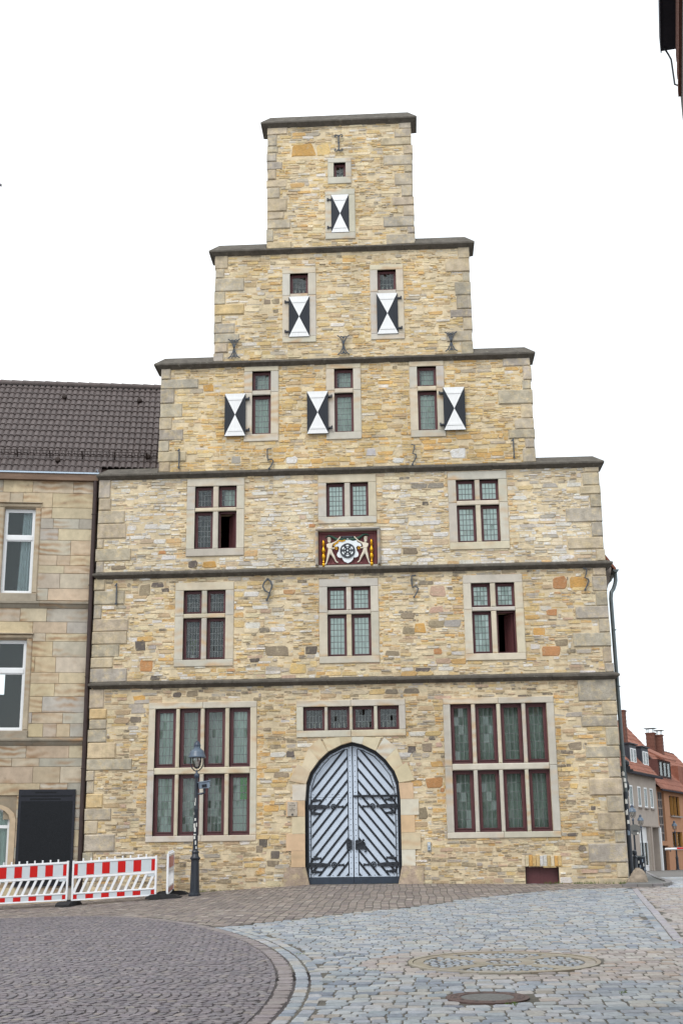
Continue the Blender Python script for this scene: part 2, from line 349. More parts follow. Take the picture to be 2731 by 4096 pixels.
def paving(pname, bedmat, label, cells, st, sizes, cols, hts, single, K, nbig, inset, cf=.22, jr=.06):
    """a bed sheet, the nbig largest stones as objects, the rest as one field"""
    bed = MB()
    for (x, y, s) in cells:
        q = [(x, y), (x+s, y), (x+s, y+s), (x, y+s)]; bed.add([(a, b, Gz(a, b)+.004) for a, b in q], [(0, 1, 2, 3)])
    root = bed.build(pname, bedmat, kind='structure')
    x, y, rot = st; w, d = sizes; z = GzA(x, y)
    ok, dist = in_frame(x, y, z, .99); score = np.where(ok, w*d/dist**3, 0); order = np.argsort(-score)
    big = set(order[:nbig].tolist()); rest = np.array([i for i in range(len(x)) if i not in big])
    def verts(ii):
        r = rings(w[ii], d[ii], cf, jr, K, inset); N = len(ii); cr_, sr_ = np.cos(rot[ii])[:, None, None], np.sin(rot[ii])[:, None, None]
        X = r[..., 0]*cr_-r[..., 1]*sr_; Y = r[..., 0]*sr_+r[..., 1]*cr_
        H = np.array(hts)[None, :, None]+RN.uniform(-.003, .004, (N, 1, 1))+RN.uniform(-.0015, .0015, (N, 1, 8))
        H[:, 0] = -.02
        return X, Y, np.broadcast_to(H, X.shape)
    X, Y, H = verts(rest); XX = X+x[rest][:, None, None]; YY = Y+y[rest][:, None, None]
    V = np.stack([XX, YY, GzA(XX, YY)+H+.004], -1).reshape(-1, 3)
    field = link(single[0]+'_field', mesh_np(single[0]+'_field', V, ring_faces(K), len(rest), 8*K, cols[rest], single[1]), root, kind='stuff')
    # a dozen shapes shared between the single stones
    protos = []
    for q in range(12):
        ii = np.array([order[q*7 % max(nbig, 1)]]); r = rings(np.array([w[ii[0]]]), np.array([d[ii[0]]]), cf, jr, K, inset)[0]
        H_ = np.array(hts)[:, None]+RN.uniform(-.003, .003, (1, 8)); H_[0] = -.02
        v = np.stack([r[..., 0]/w[ii[0]], r[..., 1]/d[ii[0]], H_], -1).reshape(-1, 3)
        protos.append(mesh_np(single[0], v, ring_faces(K), 1, 8*K, None, single[2]))
    for n_, i in enumerate(order[:nbig]):
        o = link(single[0], protos[n_ % 12], root, tuple(cols[i]))
        o.location = (x[i], y[i], z[i]+.004+random.uniform(-.004, .006)); o.scale = (w[i], d[i], 1)
        tl = random.uniform(-.01, .01); o.rotation_euler = (.0327+random.uniform(-.015, .015), tl, rot[i])
    return root
def pick(pal, n):
    w = np.array([p[0] for p in pal], float); k = RN.choice(len(pal), n, p=w/w.sum()); c = np.array([p[1] for p in pal])[k]
    c[:, :3] *= RN.uniform(.86, 1.12, (n, 1))*RN.uniform(.98, 1.02, (n, 3)); return c
KG_ = KG
BLUE = [(4, S(172, 178, 185, KG)), (3, S(184, 187, 190, KG)), (2, S(160, 168, 178, KG)), (1.6, S(186, 184, 180, KG)), (.6, S(142, 150, 162, KG)), (.5, S(176, 168, 160, KG))]
PINK = [(4, S(182, 173, 167, KG)), (3, S(190, 183, 178, KG)), (2, S(170, 161, 158, KG)), (.6, S(184, 168, 156, KG)), (.8, S(170, 170, 176, KG))]
REDP = [(4, S(144, 137, 142, KG)), (3, S(151, 144, 147, KG)), (2, S(136, 131, 137, KG)), (.4, S(158, 150, 147, KG))]
BRIC = [(4, S(154, 144, 138, KG)), (3, S(166, 154, 146, KG)), (2, S(140, 130, 128, KG)), (.7, S(182, 172, 164, KG))]
STREET = [(3, S(196, 200, 206, KG)), (2, S(180, 186, 196, KG)), (1, S(206, 200, 192, KG))]
def vis_x(y, m=1.6):
    hw = .285*(33+y)+m; c = 1.447-.05*(33+y); return c-hw, c+hw
def kerb_x(y): return np.interp(y, [-2, -1.3, -.85, 8.8, 47], [7.0, 7.47, 7.7, 9.2, 15.6])
def make_cobbles():
    X, Y, Wd, Dp, Ro, Cl = [], [], [], [], [], []
    def put(x, y, w, d, r, c): X.append(x); Y.append(y); Wd.append(w); Dp.append(d); Ro.append(r); Cl.append(c)
    pb, pp, ps = pick(BLUE, 30000), pick(PINK, 30000), pick(STREET, 30000); n = 0
    y = -24.0
    while y < 16:
        dp = random.uniform(.15, .20); a, b = vis_x(y); x = a+random.random()*.2
        yc = y+dp/2; ph = random.random()*6
        while x < b:
            w = random.uniform(.12, .21) if random.random() < .8 else random.uniform(.2, .28)
            xc = x+w/2; yy = yc+.03*math.sin(xc*.9+ph*.1)
            g = region(xc, yy)
            if g == 'n' or yy > -1.5: g = 's' if (xc > kerb_x(yy)+.16 and xc > 7.3) else 'n'
            if g in 'cps' and math.hypot(xc-2.12, yy+20.6) > .43:
                n += 1
                put(xc, yy, w-random.uniform(.006, .014), dp-random.uniform(.006, .014), random.uniform(-.06, .06), (pb if g == 'c' else pp if g == 'p' else ps)[n])
            x += w
        y += dp
    for r0, r1 in ((CRAD+.04, CRAD+.185), (CRAD+.195, CRAD+.335)):     # two curved border rows
        t = -.15
        while t < .55:
            l = random.uniform(.15, .26); th = t+l/2/r0; rm = (r0+r1)/2
            x, y = CIR[0]+rm*math.cos(th), CIR[1]+rm*math.sin(th)
            if -24 < y and y < brick_y(x): n += 1; put(x, y, r1-r0-.012, l-.012, th, pb[n])
            t += l/r0
    for k in (0.075, .225):                                              # two straight rows
        y = -16.2
        while y < -2.5:
            l = random.uniform(.2, .32); yy = y+l/2; x = float(line_x(yy, k)); n += 1
            put(x, yy, .135, l-.015, -.13, pb[n] if k < .1 else jit(S(182, 178, 184, KG))); y += l
    gy = -1.0
    while gy < 1.0:
        gx = -1.0+random.random()*.05
        while gx < 1.0:
            r = math.hypot(gx, gy); a = math.degrees(math.atan2(gy, gx)) % 90
            inner = .36 < r < .90 and abs(a-45)*r*.01745 > .10
            if inner or r < .2:
                n += 1; put(WHEEL[0]+gx, WHEEL[1]+gy, random.uniform(.055, .08), random.uniform(.06, .075), random.uniform(-.3, .3), pb[n])
            gx += .088
        gy += .085
    A = lambda q: np.array(q, float)
    cells = []
    s = .4
    for i in range(int(-8/s), int(18/s)):
        for j in range(int(-25/s), int(17/s)):
            x, y = i*s, j*s; a, b = vis_x(y, 2.2)
            if a < x < b and region(x+s/2, y+s/2) in 'cpklw' and y < -1.2: cells.append((x, y, s))
            elif a < x < b+1 and y >= -1.2 and x > kerb_x(y)+.1: cells.append((x, y, s))
    root = paving('cobbled_square', 'bed', None, cells, (A(X), A(Y), A(Ro)), (A(Wd), A(Dp)), np.array(Cl), (-.02, .003, .008), ('sett', 'sett', 'sett_single'), 3, 300, (0, .003, .013), cf=.13, jr=.05)
    # sandstone slabs of the wheel
    sc = [S(176, 166, 150, KG), S(168, 158, 142, KG), S(182, 174, 160, KG)]
    def slab(poly, h=.012):
        mb = MB(); n_ = len(poly); top = [(x, y, Gz(x, y)+.004+h) for x, y in poly]; bot = [(x, y, Gz(x, y)-.03) for x, y in poly]
        mb.add(top+bot, [tuple(range(n_))]+[(i, i+n_, (i+1) % n_+n_, (i+1) % n_) for i in range(n_)])
        mb.build('wheel_slab', 'slab', root, color=jit(random.choice(sc), .05))
    pt = lambda r, a: (WHEEL[0]+r*math.cos(a), WHEEL[1]+r*math.sin(a))
    def sector(r0, r1, a0, a1, h=.012):
        k = 5; slab([pt(r0, a0+(a1-a0)*i/k) for i in range(k, -1, -1)]+[pt(r1, a0+(a1-a0)*i/k) for i in range(k+1)], h)
    for i in range(12): sector(.92, 1.035, i*math.pi/6+.006, (i+1)*math.pi/6-.006)
    for i in range(12): sector(1.045, 1.095, i*math.pi/6+.2, (i+1)*math.pi/6+.19, .018)
    for i in range(4): sector(.21, .36, i*math.pi/2+.01, (i+1)*math.pi/2-.01)
    for i in range(4):
        a = math.pi/4+i*math.pi/2; u = (math.cos(a), math.sin(a)); v = (-u[1], u[0])
        slab([(WHEEL[0]+u[0]*r+v[0]*q, WHEEL[1]+u[1]*r+v[1]*q) for r, q in ((.345, -.09), (.93, -.11), (.93, .11), (.345, .09))], .010)
    return root
make_cobbles()
def make_red():
    X, Y, Wd, Dp, Ro, Cl = [], [], [], [], [], []; pal = pick(REDP, 40000); n = 0
    B = 1.05; y0 = -25.0; band = 0
    while y0 < -4:
        a, b = vis_x(y0, 1.0); x = a; off = random.random()*.1
        while x < 0.6:
            for k in range(10):
                t = (k+.5)/10; yy = y0+B*t; xx = x+off+.30*(1-(2*t-1)**2)
                if math.hypot(xx-CIR[0], yy-CIR[1]) < CRAD-.20:
                    n += 1; X.append(xx); Y.append(yy); ang = math.atan(-.30*4*(2*t-1)/B)
                    Wd.append(random.uniform(.076, .086)); Dp.append(random.uniform(.108, .116)); Ro.append(-ang+random.uniform(-.05, .05)); Cl.append(pal[n])
            x += .094
        y0 += B
    for r0, r1 in ((CRAD-.15, CRAD+.03), (CRAD-.22, CRAD-.155)):
        t = -.15
        while t < 1.0:
            l = random.uniform(.14, .24) if r0 > CRAD-.2 else .1; th = t+l/2/r0; rm = (r0+r1)/2; x, y = CIR[0]+rm*math.cos(th), CIR[1]+rm*math.sin(th); n += 1
            X.append(x); Y.append(y); Wd.append(r1-r0-.01); Dp.append(l-.01); Ro.append(th); Cl.append(jit(S(160, 151, 151, KG)) if r0 > CRAD-.2 else pal[n]); t += l/r0
    A = lambda q: np.array(q, float); s = .4
    cells = [(i*s, j*s, s) for i in range(int(-14/s), int(2/s)) for j in range(int(-25/s), int(-4/s)) if vis_x(j*s, 2)[0] < i*s and math.hypot(i*s+s/2-CIR[0], j*s+s/2-CIR[1]) < CRAD+.1]
    return paving('round_red_paving', 'bed_red', None, cells, (A(X), A(Y), A(Ro)), (A(Wd), A(Dp)), np.array(Cl), (-.02, .008), ('paving_stone', 'sett', 'sett_single'), 2, 300, (0, .005), cf=.2, jr=.05)
make_red()
def make_brick():
    X, Y, Wd, Dp, Ro, Cl = [], [], [], [], [], []; pal = pick(BRIC, 20000); n = 0
    x = -11.0
    while x < 7.4:
        w = .155; y = -13+random.random()*.25
        while y < -.02:
            l = random.uniform(.22, .26); yc = y+l/2
            if yc+l/2 < .05 and yc-l/2 > brick_y(x) and math.hypot(x-CIR[0], yc-CIR[1]) > CRAD+.1 and yc < (-.12 if x > -6.9 else 0.1):
                n += 1; X.append(x+.02*math.sin(yc*2)); Y.append(yc); Wd.append(w-.010); Dp.append(l-.012); Ro.append(random.uniform(-.02, .02)); Cl.append(pal[n])
            y += l
        x += w
    A = lambda q: np.array(q, float); s = .3
    cells = [(i*s, j*s, s) for i in range(int(-11/s), int(7.4/s)) for j in range(int(-13.5/s), 1) if (j*s+s/2) > brick_y(i*s+s/2)-.2 and math.hypot(i*s+s/2-CIR[0], j*s+s/2-CIR[1]) > CRAD]
    return paving('brick_walk', 'bed', None, cells, (A(X), A(Y), A(Ro)), (A(Wd), A(Dp)), np.array(Cl), (-.02, .006), ('paving_brick', 'sett', 'sett_single'), 2, 300, (0, .004), cf=.08, jr=.03)
make_brick()
def make_ground():
    xs = [-900, -300, -100, -40]+[-25+i*1.0 for i in range(66)]+[60, 120, 300, 900]; ys = [-60, -45]+[-36+i*.8 for i in range(110)]+[70, 120, 300, 1500]
    v = [(x, y, Gz(min(max(x, -30), 40), y)-.002) for y in ys for x in xs]; nx = len(xs)
    mb = MB(); mb.add(v, [(j*nx+i, j*nx+i+1, (j+1)*nx+i+1, (j+1)*nx+i) for j in range(len(ys)-1) for i in range(nx-1)])
    mb.build('ground', 'ground', kind='structure')
    # raised pavement by the side street with its kerb
    mb = MB(); yy = [-1.35, -1.0, 0, 2, 5, 9, 15, 25, 36, 47]
    L = [(max(6.6 if y < 0 else 6.86, 6.6), y) for y in yy]; Rr = [(float(kerb_x(y)), y) for y in yy]
    vs = [(x, y, Gz(x, y)+.05) for x, y in L]+[(x, y, Gz(x, y)+.05) for x, y in Rr]; n = len(yy)
    mb.add(vs, [(i, i+n, i+n+1, i+1) for i in range(n-1)])
    root = mb.build('side_pavement', 'concrete', kind='structure')
    pts = [(6.45, -1.52), (6.8, -1.5), (7.15, -1.45), (7.42, -1.3), (7.6, -1.0)]+[(float(kerb_x(y)), y) for y in (-.5, .3, 1.2, 2.1, 3, 3.9, 4.8, 5.7, 6.6, 7.5, 8.4, 9.4, 10.4, 12, 14, 17, 20, 25, 30, 36, 42, 47)]
    for (x0, y0), (x1, y1) in zip(pts[:-1], pts[1:]):
        d = Vector((x1-x0, y1-y0)); l = d.length; d /= l; nrm = Vector((-d.y, d.x))*.07
        q = [(x0+d.x*.006-nrm.x, y0+d.y*.006-nrm.y), (x1-d.x*.006-nrm.x, y1-d.y*.006-nrm.y), (x1-d.x*.006+nrm.x, y1-d.y*.006+nrm.y), (x0+d.x*.006+nrm.x, y0+d.y*.006+nrm.y)]
        m2 = MB(); m2.add([(a, b, Gz(a, b)-.05) for a, b in q]+[(a, b, Gz(a, b)+.075) for a, b in q], [(0,1,5,4),(1,2,6,5),(2,3,7,6),(3,0,4,7),(4,5,6,7)])
        m2.build('kerb_stone', 'slab', root, color=jit(S(152, 148, 148, KG)))
make_ground()
def manhole():
    c = (2.12, -20.6); z = Gz(*c); M = Matrix.Translation((c[0], c[1], z+.008)) @ Matrix.Rotation(.0327, 4, 'X')
    root = empty('manhole_cover', (c[0], c[1], z), 'round rusty iron manhole cover with a concrete centre set in the cobbles', 'manhole cover')
    mb = MB(); n = 40
    prof = [(.385, -.03), (.385, .012), (.345, .016), (.34, .010), (.335, .016), (.26, .016), (.255, .008), (.24, .008)]
    v = []; f = []
    for r, h in prof: v += [(r*math.cos(2*math.pi*k/n), r*math.sin(2*math.pi*k/n), h) for k in range(n)]
    for i in range(len(prof)-1): f += [(i*n+k, i*n+(k+1) % n, (i+1)*n+(k+1) % n, (i+1)*n+k) for k in range(n)]
    mb.add(v, f).xform(M).build('iron_ring', 'manhole_iron', root)
    MB().lathe([(.245, -.02), (.245, .012)], n=32).xform(M).build('concrete_plug', 'concrete', root)
    hole = None
    for k in range(12):
        a = 2*math.pi*k/12+.13; p = M @ Vector((.30*math.cos(a), .30*math.sin(a), .0165))
        if hole is None: hole = MB().lathe([(.019, 0), (.017, .001)], n=8).mesh('vent_hole_disc', 'black_paint')  # flat black disc stands in for the shade inside a hole
        o = link('vent_hole_disc', hole, root); o.location = p
manhole()

# ---------------------------------------------------------------- the stepped gable house
HOUSE = empty('stepped_gable_house', (0, 0, 0), 'tall yellow rubble stone house with a stepped gable and arched gate', 'house')
# tiers: x0, x1, z0, z1 (clear wall between string courses)
TIERS = [(-6.93, 6.87, -.45, 5.06), (-6.935, 6.85, 5.23, 8.05), (-6.92, 6.83, 8.21, 10.87), (-5.27, 5.15, 11.03, 14.12), (-3.77, 3.58, 14.28, 17.60), (-2.27, 2.035, 17.76, 21.76)]
NOSE = [(5.18, -6.96, 6.99), (8.165, -6.966, 7.017), (10.98, -6.97, 6.98), (14.23, -5.45, 5.29), (17.71, -3.94, 3.74), (21.88, -2.45, 2.20)]
YF, YB = -.035, .30                      # face and back of dressed stone
# windows: surround (x0,x1,z0,z1), columns of lights, rows of lights (top first)
WIN = {
 'GL': ((-5.335, -2.48, 1.10, 4.665), [(-5.16, -4.61), (-4.51, -3.96), (-3.855, -3.31), (-3.2, -2.65)], [(2.97, 4.50), (1.25, 2.80)]),
 'GR': ((2.39, 5.255, 1.09, 4.64), [(2.575, 3.115), (3.22, 3.77), (3.87, 4.42), (4.52, 5.065)], [(2.95, 4.48), (1.24, 2.785)]),
 'GM': ((-1.435, 1.408, 3.69, 4.647), [(-1.26, -.70), (-.62, -.05), (.03, .59), (.68, 1.24)], [(3.86, 4.48)]),
 '5L': ((-4.705, -3.114, 5.605, 7.89), [(-4.475, -3.985), (-3.84, -3.34)], [(7.03, 7.67), (5.785, 6.91)]),
 '5M': ((-.82, .768, 5.616, 7.893), [(-.60, -.09), (.04, .56)], [(7.04, 7.68), (5.80, 6.925)]),
 '5R': ((3.03, 4.612, 5.614, 7.912), [(3.24, 3.745), (3.885, 4.395)], [(7.04, 7.69), (5.795, 6.93)]),
 '4L': ((-4.447, -2.855, 8.615, 10.82), [(-4.22, -3.72), (-3.57, -3.07)], [(9.985, 10.60), (8.82, 9.875)]),
 '4M': ((-.828, .767, 9.44, 10.824), [(-.60, -.10), (.05, .55)], [(9.63, 10.60)]),
 '4R': ((2.723, 4.33, 8.62, 10.82), [(2.945, 3.455), (3.59, 4.10)], [(9.99, 10.585), (8.825, 9.86)]),
 '3L': ((-2.889, -1.917, 11.866, 14.10), [(-2.66, -2.135)], [(13.38, 13.96), (12.08, 13.24)]),
 '3M': ((-.578, .399, 11.855, 14.10), [(-.345, .185)], [(13.37, 13.96), (12.07, 13.23)]),
 '3R': ((1.761, 2.729, 11.85, 14.10), [(1.98, 2.515)], [(13.36, 13.95), (12.05, 13.22)]),
 '2L': ((-1.81, -.843, 14.796, 17.12), [(-1.59, -1.07)], [(16.32, 16.95), (14.98, 16.20)]),
 '2R': ((.715, 1.668, 14.805, 17.132), [(.93, 1.46)], [(16.34, 16.97), (14.98, 16.21)]),
 '1B': ((-.553, .322, 18.0, 19.616), [(-.36, .13)], [(18.20, 19.43)]),
 '1A': ((-.466, .231, 19.80, 20.648), [(-.29, .06)], [(20.02, 20.50)]),
}
HATCH = (4.31, 5.15, -.45, .385)
RELIEF = (-.91, .85, 8.25, 9.30)
ARCH_IN = [(-1.225, 2.13), (-1.20, 2.47), (-1.09, 2.80), (-.865, 3.10), (-.62, 3.32), (-.27, 3.49), (0, 3.56), (.27, 3.49), (.62, 3.32), (.865, 3.10), (1.09, 2.80), (1.20, 2.47), (1.225, 2.13)]
def arch_half(z):
    if z < 2.13: return 1.225
    if z > 3.56: return 0
    return float(np.interp(z, [p[1] for p in ARCH_IN[:7]], [-p[0] for p in ARCH_IN[:7]]))
def gate_excl(z):                        # half width of the dressed gate surround
    if z > 3.7: return 0
    if z > 2.5: return float(np.interp(z, [2.5, 3.0, 3.42, 3.62, 3.7], [1.5, 1.25, 1.0, .7, .5]))
    return 1.5
def house_shell():
    # wall backing in cells that leave the openings free; windows cut by their lights' bounding boxes
    op = []
    for s, cols, rows in WIN.values():
        for a, b in cols:
            for c, d in rows: op.append((a, b, c, d))
    op.append(HATCH); op.append((RELIEF[0]+.08, RELIEF[1]-.08, RELIEF[2]+.03, RELIEF[3]-.08))
    for i, (x0, x1, z0, z1) in enumerate(TIERS):
        z1 += .17
        o = [q for q in op if q[2] < z1 and q[3] > z0]
        if i == 0:
            for k in range(14):
                za, zb = -.46+k*.29, -.46+(k+1)*.29; h = max(arch_half(max(za, 0)), .0)
                if za < 3.56 and h > .05: o.append((-h, h, za, min(zb, 3.62)))
        xs = sorted({x0+.04, x1-.04} | {q[0] for q in o} | {q[1] for q in o}); zs = sorted({z0, z1} | {max(q[2], z0) for q in o} | {min(q[3], z1) for q in o})
        mb = MB()
        for a, b in zip(zs[:-1], zs[1:]):
            run = None
            for c, d in zip(xs[:-1], xs[1:]):
                cx, cz = (c+d)/2, (a+b)/2; hole = any(q[0] < cx < q[1] and q[2] < cz < q[3] for q in o)
                if hole:
                    if run: mb.box(run[0], run[1], 0, .55, a, b); run = None
                else: run = (run[0], d) if run else (c, d)
            if run: mb.box(run[0], run[1], 0, .55, a, b)
        mb.build('wall', 'mortar', HOUSE)
    mb = MB()                            # side and back walls, floors, cross walls
    for sx in (-6.89, 6.78): mb.box(sx, sx+.05, .55, 14, -.45, 8.0)
    mb.box(-6.89, 6.83, 14, 14.1, -.45, 8.0)
    mb.add([(-6.9, 14, 8), (6.84, 14, 8), (0, 14, 19)], [(0, 1, 2)])
    mb.build('side_wall', 'quoin', HOUSE, color=S(170, 160, 144))
    mb = MB()
    for z in (-.44, 5.08, 8.08, 10.92): mb.box(-6.8, 6.76, .56, 13.9, z, z+.08)
    mb.box(-4.9, 4.9, .56, 13.9, 14.1, 14.18)
    for x in (-2.0, 1.9): mb.box(x, x+.08, .56, 6, -.3, 10.9)
    mb.box(-6.8, 6.76, 6, 6.08, -.3, 10.9)
    mb.build('floor', 'room', HOUSE)
    rf = MB()
    for sx in (-1, 1):
        rf.add([(sx*7.21, .57, 8.15), (sx*7.21, 14.3, 8.15), (0, 14.3, 18.5), (0, .57, 18.5)], [(0, 1, 2, 3)])
        rf.add([(sx*7.21, .57, 8.05), (sx*7.21, 14.3, 8.05), (0, 14.3, 18.35), (0, .57, 18.35)], [(0, 1, 2, 3)])
        rf.add([(sx*7.21, .57, 8.15), (0, .57, 18.5), (0, .57, 18.35), (sx*7.21, .57, 8.05)], [(0, 1, 2, 3)])
    rf.build('roof', 'red_tile', HOUSE)
house_shell()

# rubble masonry
PAL = dict(Y=S(212, 183, 128), O=S(210, 165, 100), C=S(224, 209, 178), W=S(220, 217, 214), G=S(174, 167, 160), T=S(192, 166, 134), P=S(196, 165, 146), D=S(112, 104, 98), R=S(192, 142, 98), B=S(152, 138, 118))
MIX = [dict(T=26, C=24, Y=17, W=9, G=12, O=5, P=4, D=3, B=6), dict(C=24, W=20, Y=18, T=15, O=7, G=7, P=5, D=3, R=2), dict(W=44, C=27, Y=9, G=8, T=9, O=2, P=1),
       dict(Y=42, O=16, C=20, T=12, W=5, G=5), dict(Y=27, C=26, W=11, T=20, O=8, G=7), dict(Y=28, C=26, T=20, G=10, O=9, W=7)]
def overlaps(a, L, m=0.0):
    return any(a[0] < q[1]-m and a[1] > q[0]+m and a[2] < q[3]-m and a[3] > q[2]+m for q in L)
def make_quoins(i):
    x0, x1, z0, z1 = TIERS[i]; L = []
    cols = [S(178, 168, 151), S(186, 172, 150), S(170, 162, 149), S(196, 179, 146), S(186, 168, 146), S(200, 175, 132)]
    z0 = max(z0, -.35) if i == 0 else z0
    for side in (-1, 1):
        z = z0; k = random.randint(0, 1)
        while z < z1-.06:
            h = random.uniform(.22, .44) if i else random.uniform(.26, .52)
            if z+h > z1-.14: h = z1-z
            ln = random.uniform(.45, 1.0) if random.random() < (.75 if k % 2 == 0 else .2) else random.uniform(.2, .42)
            if random.random() < .15: ln *= 1.2
            e = random.uniform(-.02, .02)
            a, b = (x0+e, x0+ln) if side < 0 else (x1-ln, x1+e)
            L.append((a, b, z, z+h)); mb = MB()
            mb.cbox(a+.008, b-.008 if side < 0 else b, random.uniform(-.045, -.03), .34 if k % 2 else .5, z+.008, z+h-.008, random.uniform(.014, .03), .008)
            pr = .6 if random.random() < .75 else 1
            c = random.choice(cols[:3] if (side > 0 or random.random() < .6) else cols)
            mb.build('quoin', 'quoin', HOUSE, color=jit(c, .1)); z += h; k += 1
    return L
SPECIAL = [(-5.2, 7.85, .34, .14, 'D'), (-5.55, 7.72, .3, .3, 'B'), (-4.98, 7.7, .2, .1, 'D'), (-5.62, 6.2, .26, .28, 'D'), (-5.9, 6.24, .28, .12, 'D'), (-5.3, 6.15, .22, .1, 'G'), (-5.45, 5.66, .36, .28, 'R'), (-6.35, 5.55, .28, .14, 'B'), (-5.2, 5.33, .26, .12, 'D'),
  (-1.95, 5.98, .6, .27, 'B'), (-1.05, 5.98, .32, .22, 'D'), (-2.55, 5.75, .26, .1, 'D'), (-1.4, 5.5, .45, .26, 'Y'), (2.35, 7.5, .42, .30, 'P'), (2.3, 7.0, .36, .16, 'P'), (1.55, 6.85, .36, .16, 'B'), (2.3, 6.62, .42, .2, 'B'), (2.72, 6.62, .42, .22, 'G'), (1.55, 6.45, .34, .18, 'B'), (1.85, 6.5, .3, .26, 'O'), (1.1, 5.86, .38, .12, 'B'), (1.9, 5.4, .36, .12, 'D'), (2.3, 5.88, .22, .16, 'R'),
  (5.6, 7.65, .36, .32, 'R'), (5.35, 6.85, .28, .17, 'R'), (5.55, 6.05, .32, .18, 'B'), (5.25, 5.82, .5, .27, 'R'), (6.05, 6.62, .15, .12, 'D'), (4.98, 6.35, .32, .18, 'O'), (6.1, 7.65, .5, .3, 'O'),
  (-1.05, 8.62, .44, .24, 'B'), (-4.25, 8.40, .24, .19, 'D'), (-3.8, 8.38, .38, .18, 'O'), (-6.3, 8.36, .42, .13, 'B'), (1.65, 8.62, .42, .17, 'B'), (2.1, 9.95, .18, .1, 'D'), (-5.1, 8.75, .2, .1, 'R'), (-1.0, 9.4, .18, .1, 'R'),
  (-1.6, 3.27, .22, .15, 'D'), (1.55, 3.32, .22, .19, 'D'), (1.95, 3.38, .24, .24, 'B'), (2.08, 3.62, .16, .1, 'D'), (2.25, 3.45, .16, .12, 'P'), (2.1, 2.5, .42, .25, 'R'), (1.78, 1.73, .24, .3, 'B'), (2.3, 2.3, .1, .1, 'R'),
  (-2.3, 1.05, .22, .2, 'D'), (-2.0, .75, .24, .2, 'D'), (-2.05, .55, .3, .15, 'B'), (-2.4, .9, .18, .18, 'B'), (5.75, 3.35, .34, .2, 'B'), (5.65, 2.35, .18, .14, 'Y'), (5.55, 1.95, .26, .1, 'B'), (6.1, 1.8, .12, .1, 'D'), (5.55, 1.15, .26, .08, 'D'), (6.0, .45, .24, .14, 'B'), (-4.6, 4.87, .22, .12, 'D'), (-4.2, 4.9, .3, .14, 'B'), (-5.6, 4.8, .3, .12, 'O'),
  (.65, 11.45, .26, .22, 'W'), (3.05, 11.35, .42, .28, 'W'), (-1.55, 11.3, .3, .2, 'W'), (-3.9, 13.5, .28, .2, 'O'), (-3.1, 11.35, .26, .2, 'G'), (1.4, 11.2, .3, .14, 'W'),
  (-2.0, 16.1, .22, .14, 'B'), (-2.25, 16.1, .2, .14, 'B'), (-2.0, 15.8, .16, .1, 'B'), (-1.2, 20.95, .7, .42, 'O'), (-.6, 20.95, .4, .4, 'Y'), (1.4, 21.3, .9, .3, 'G')]
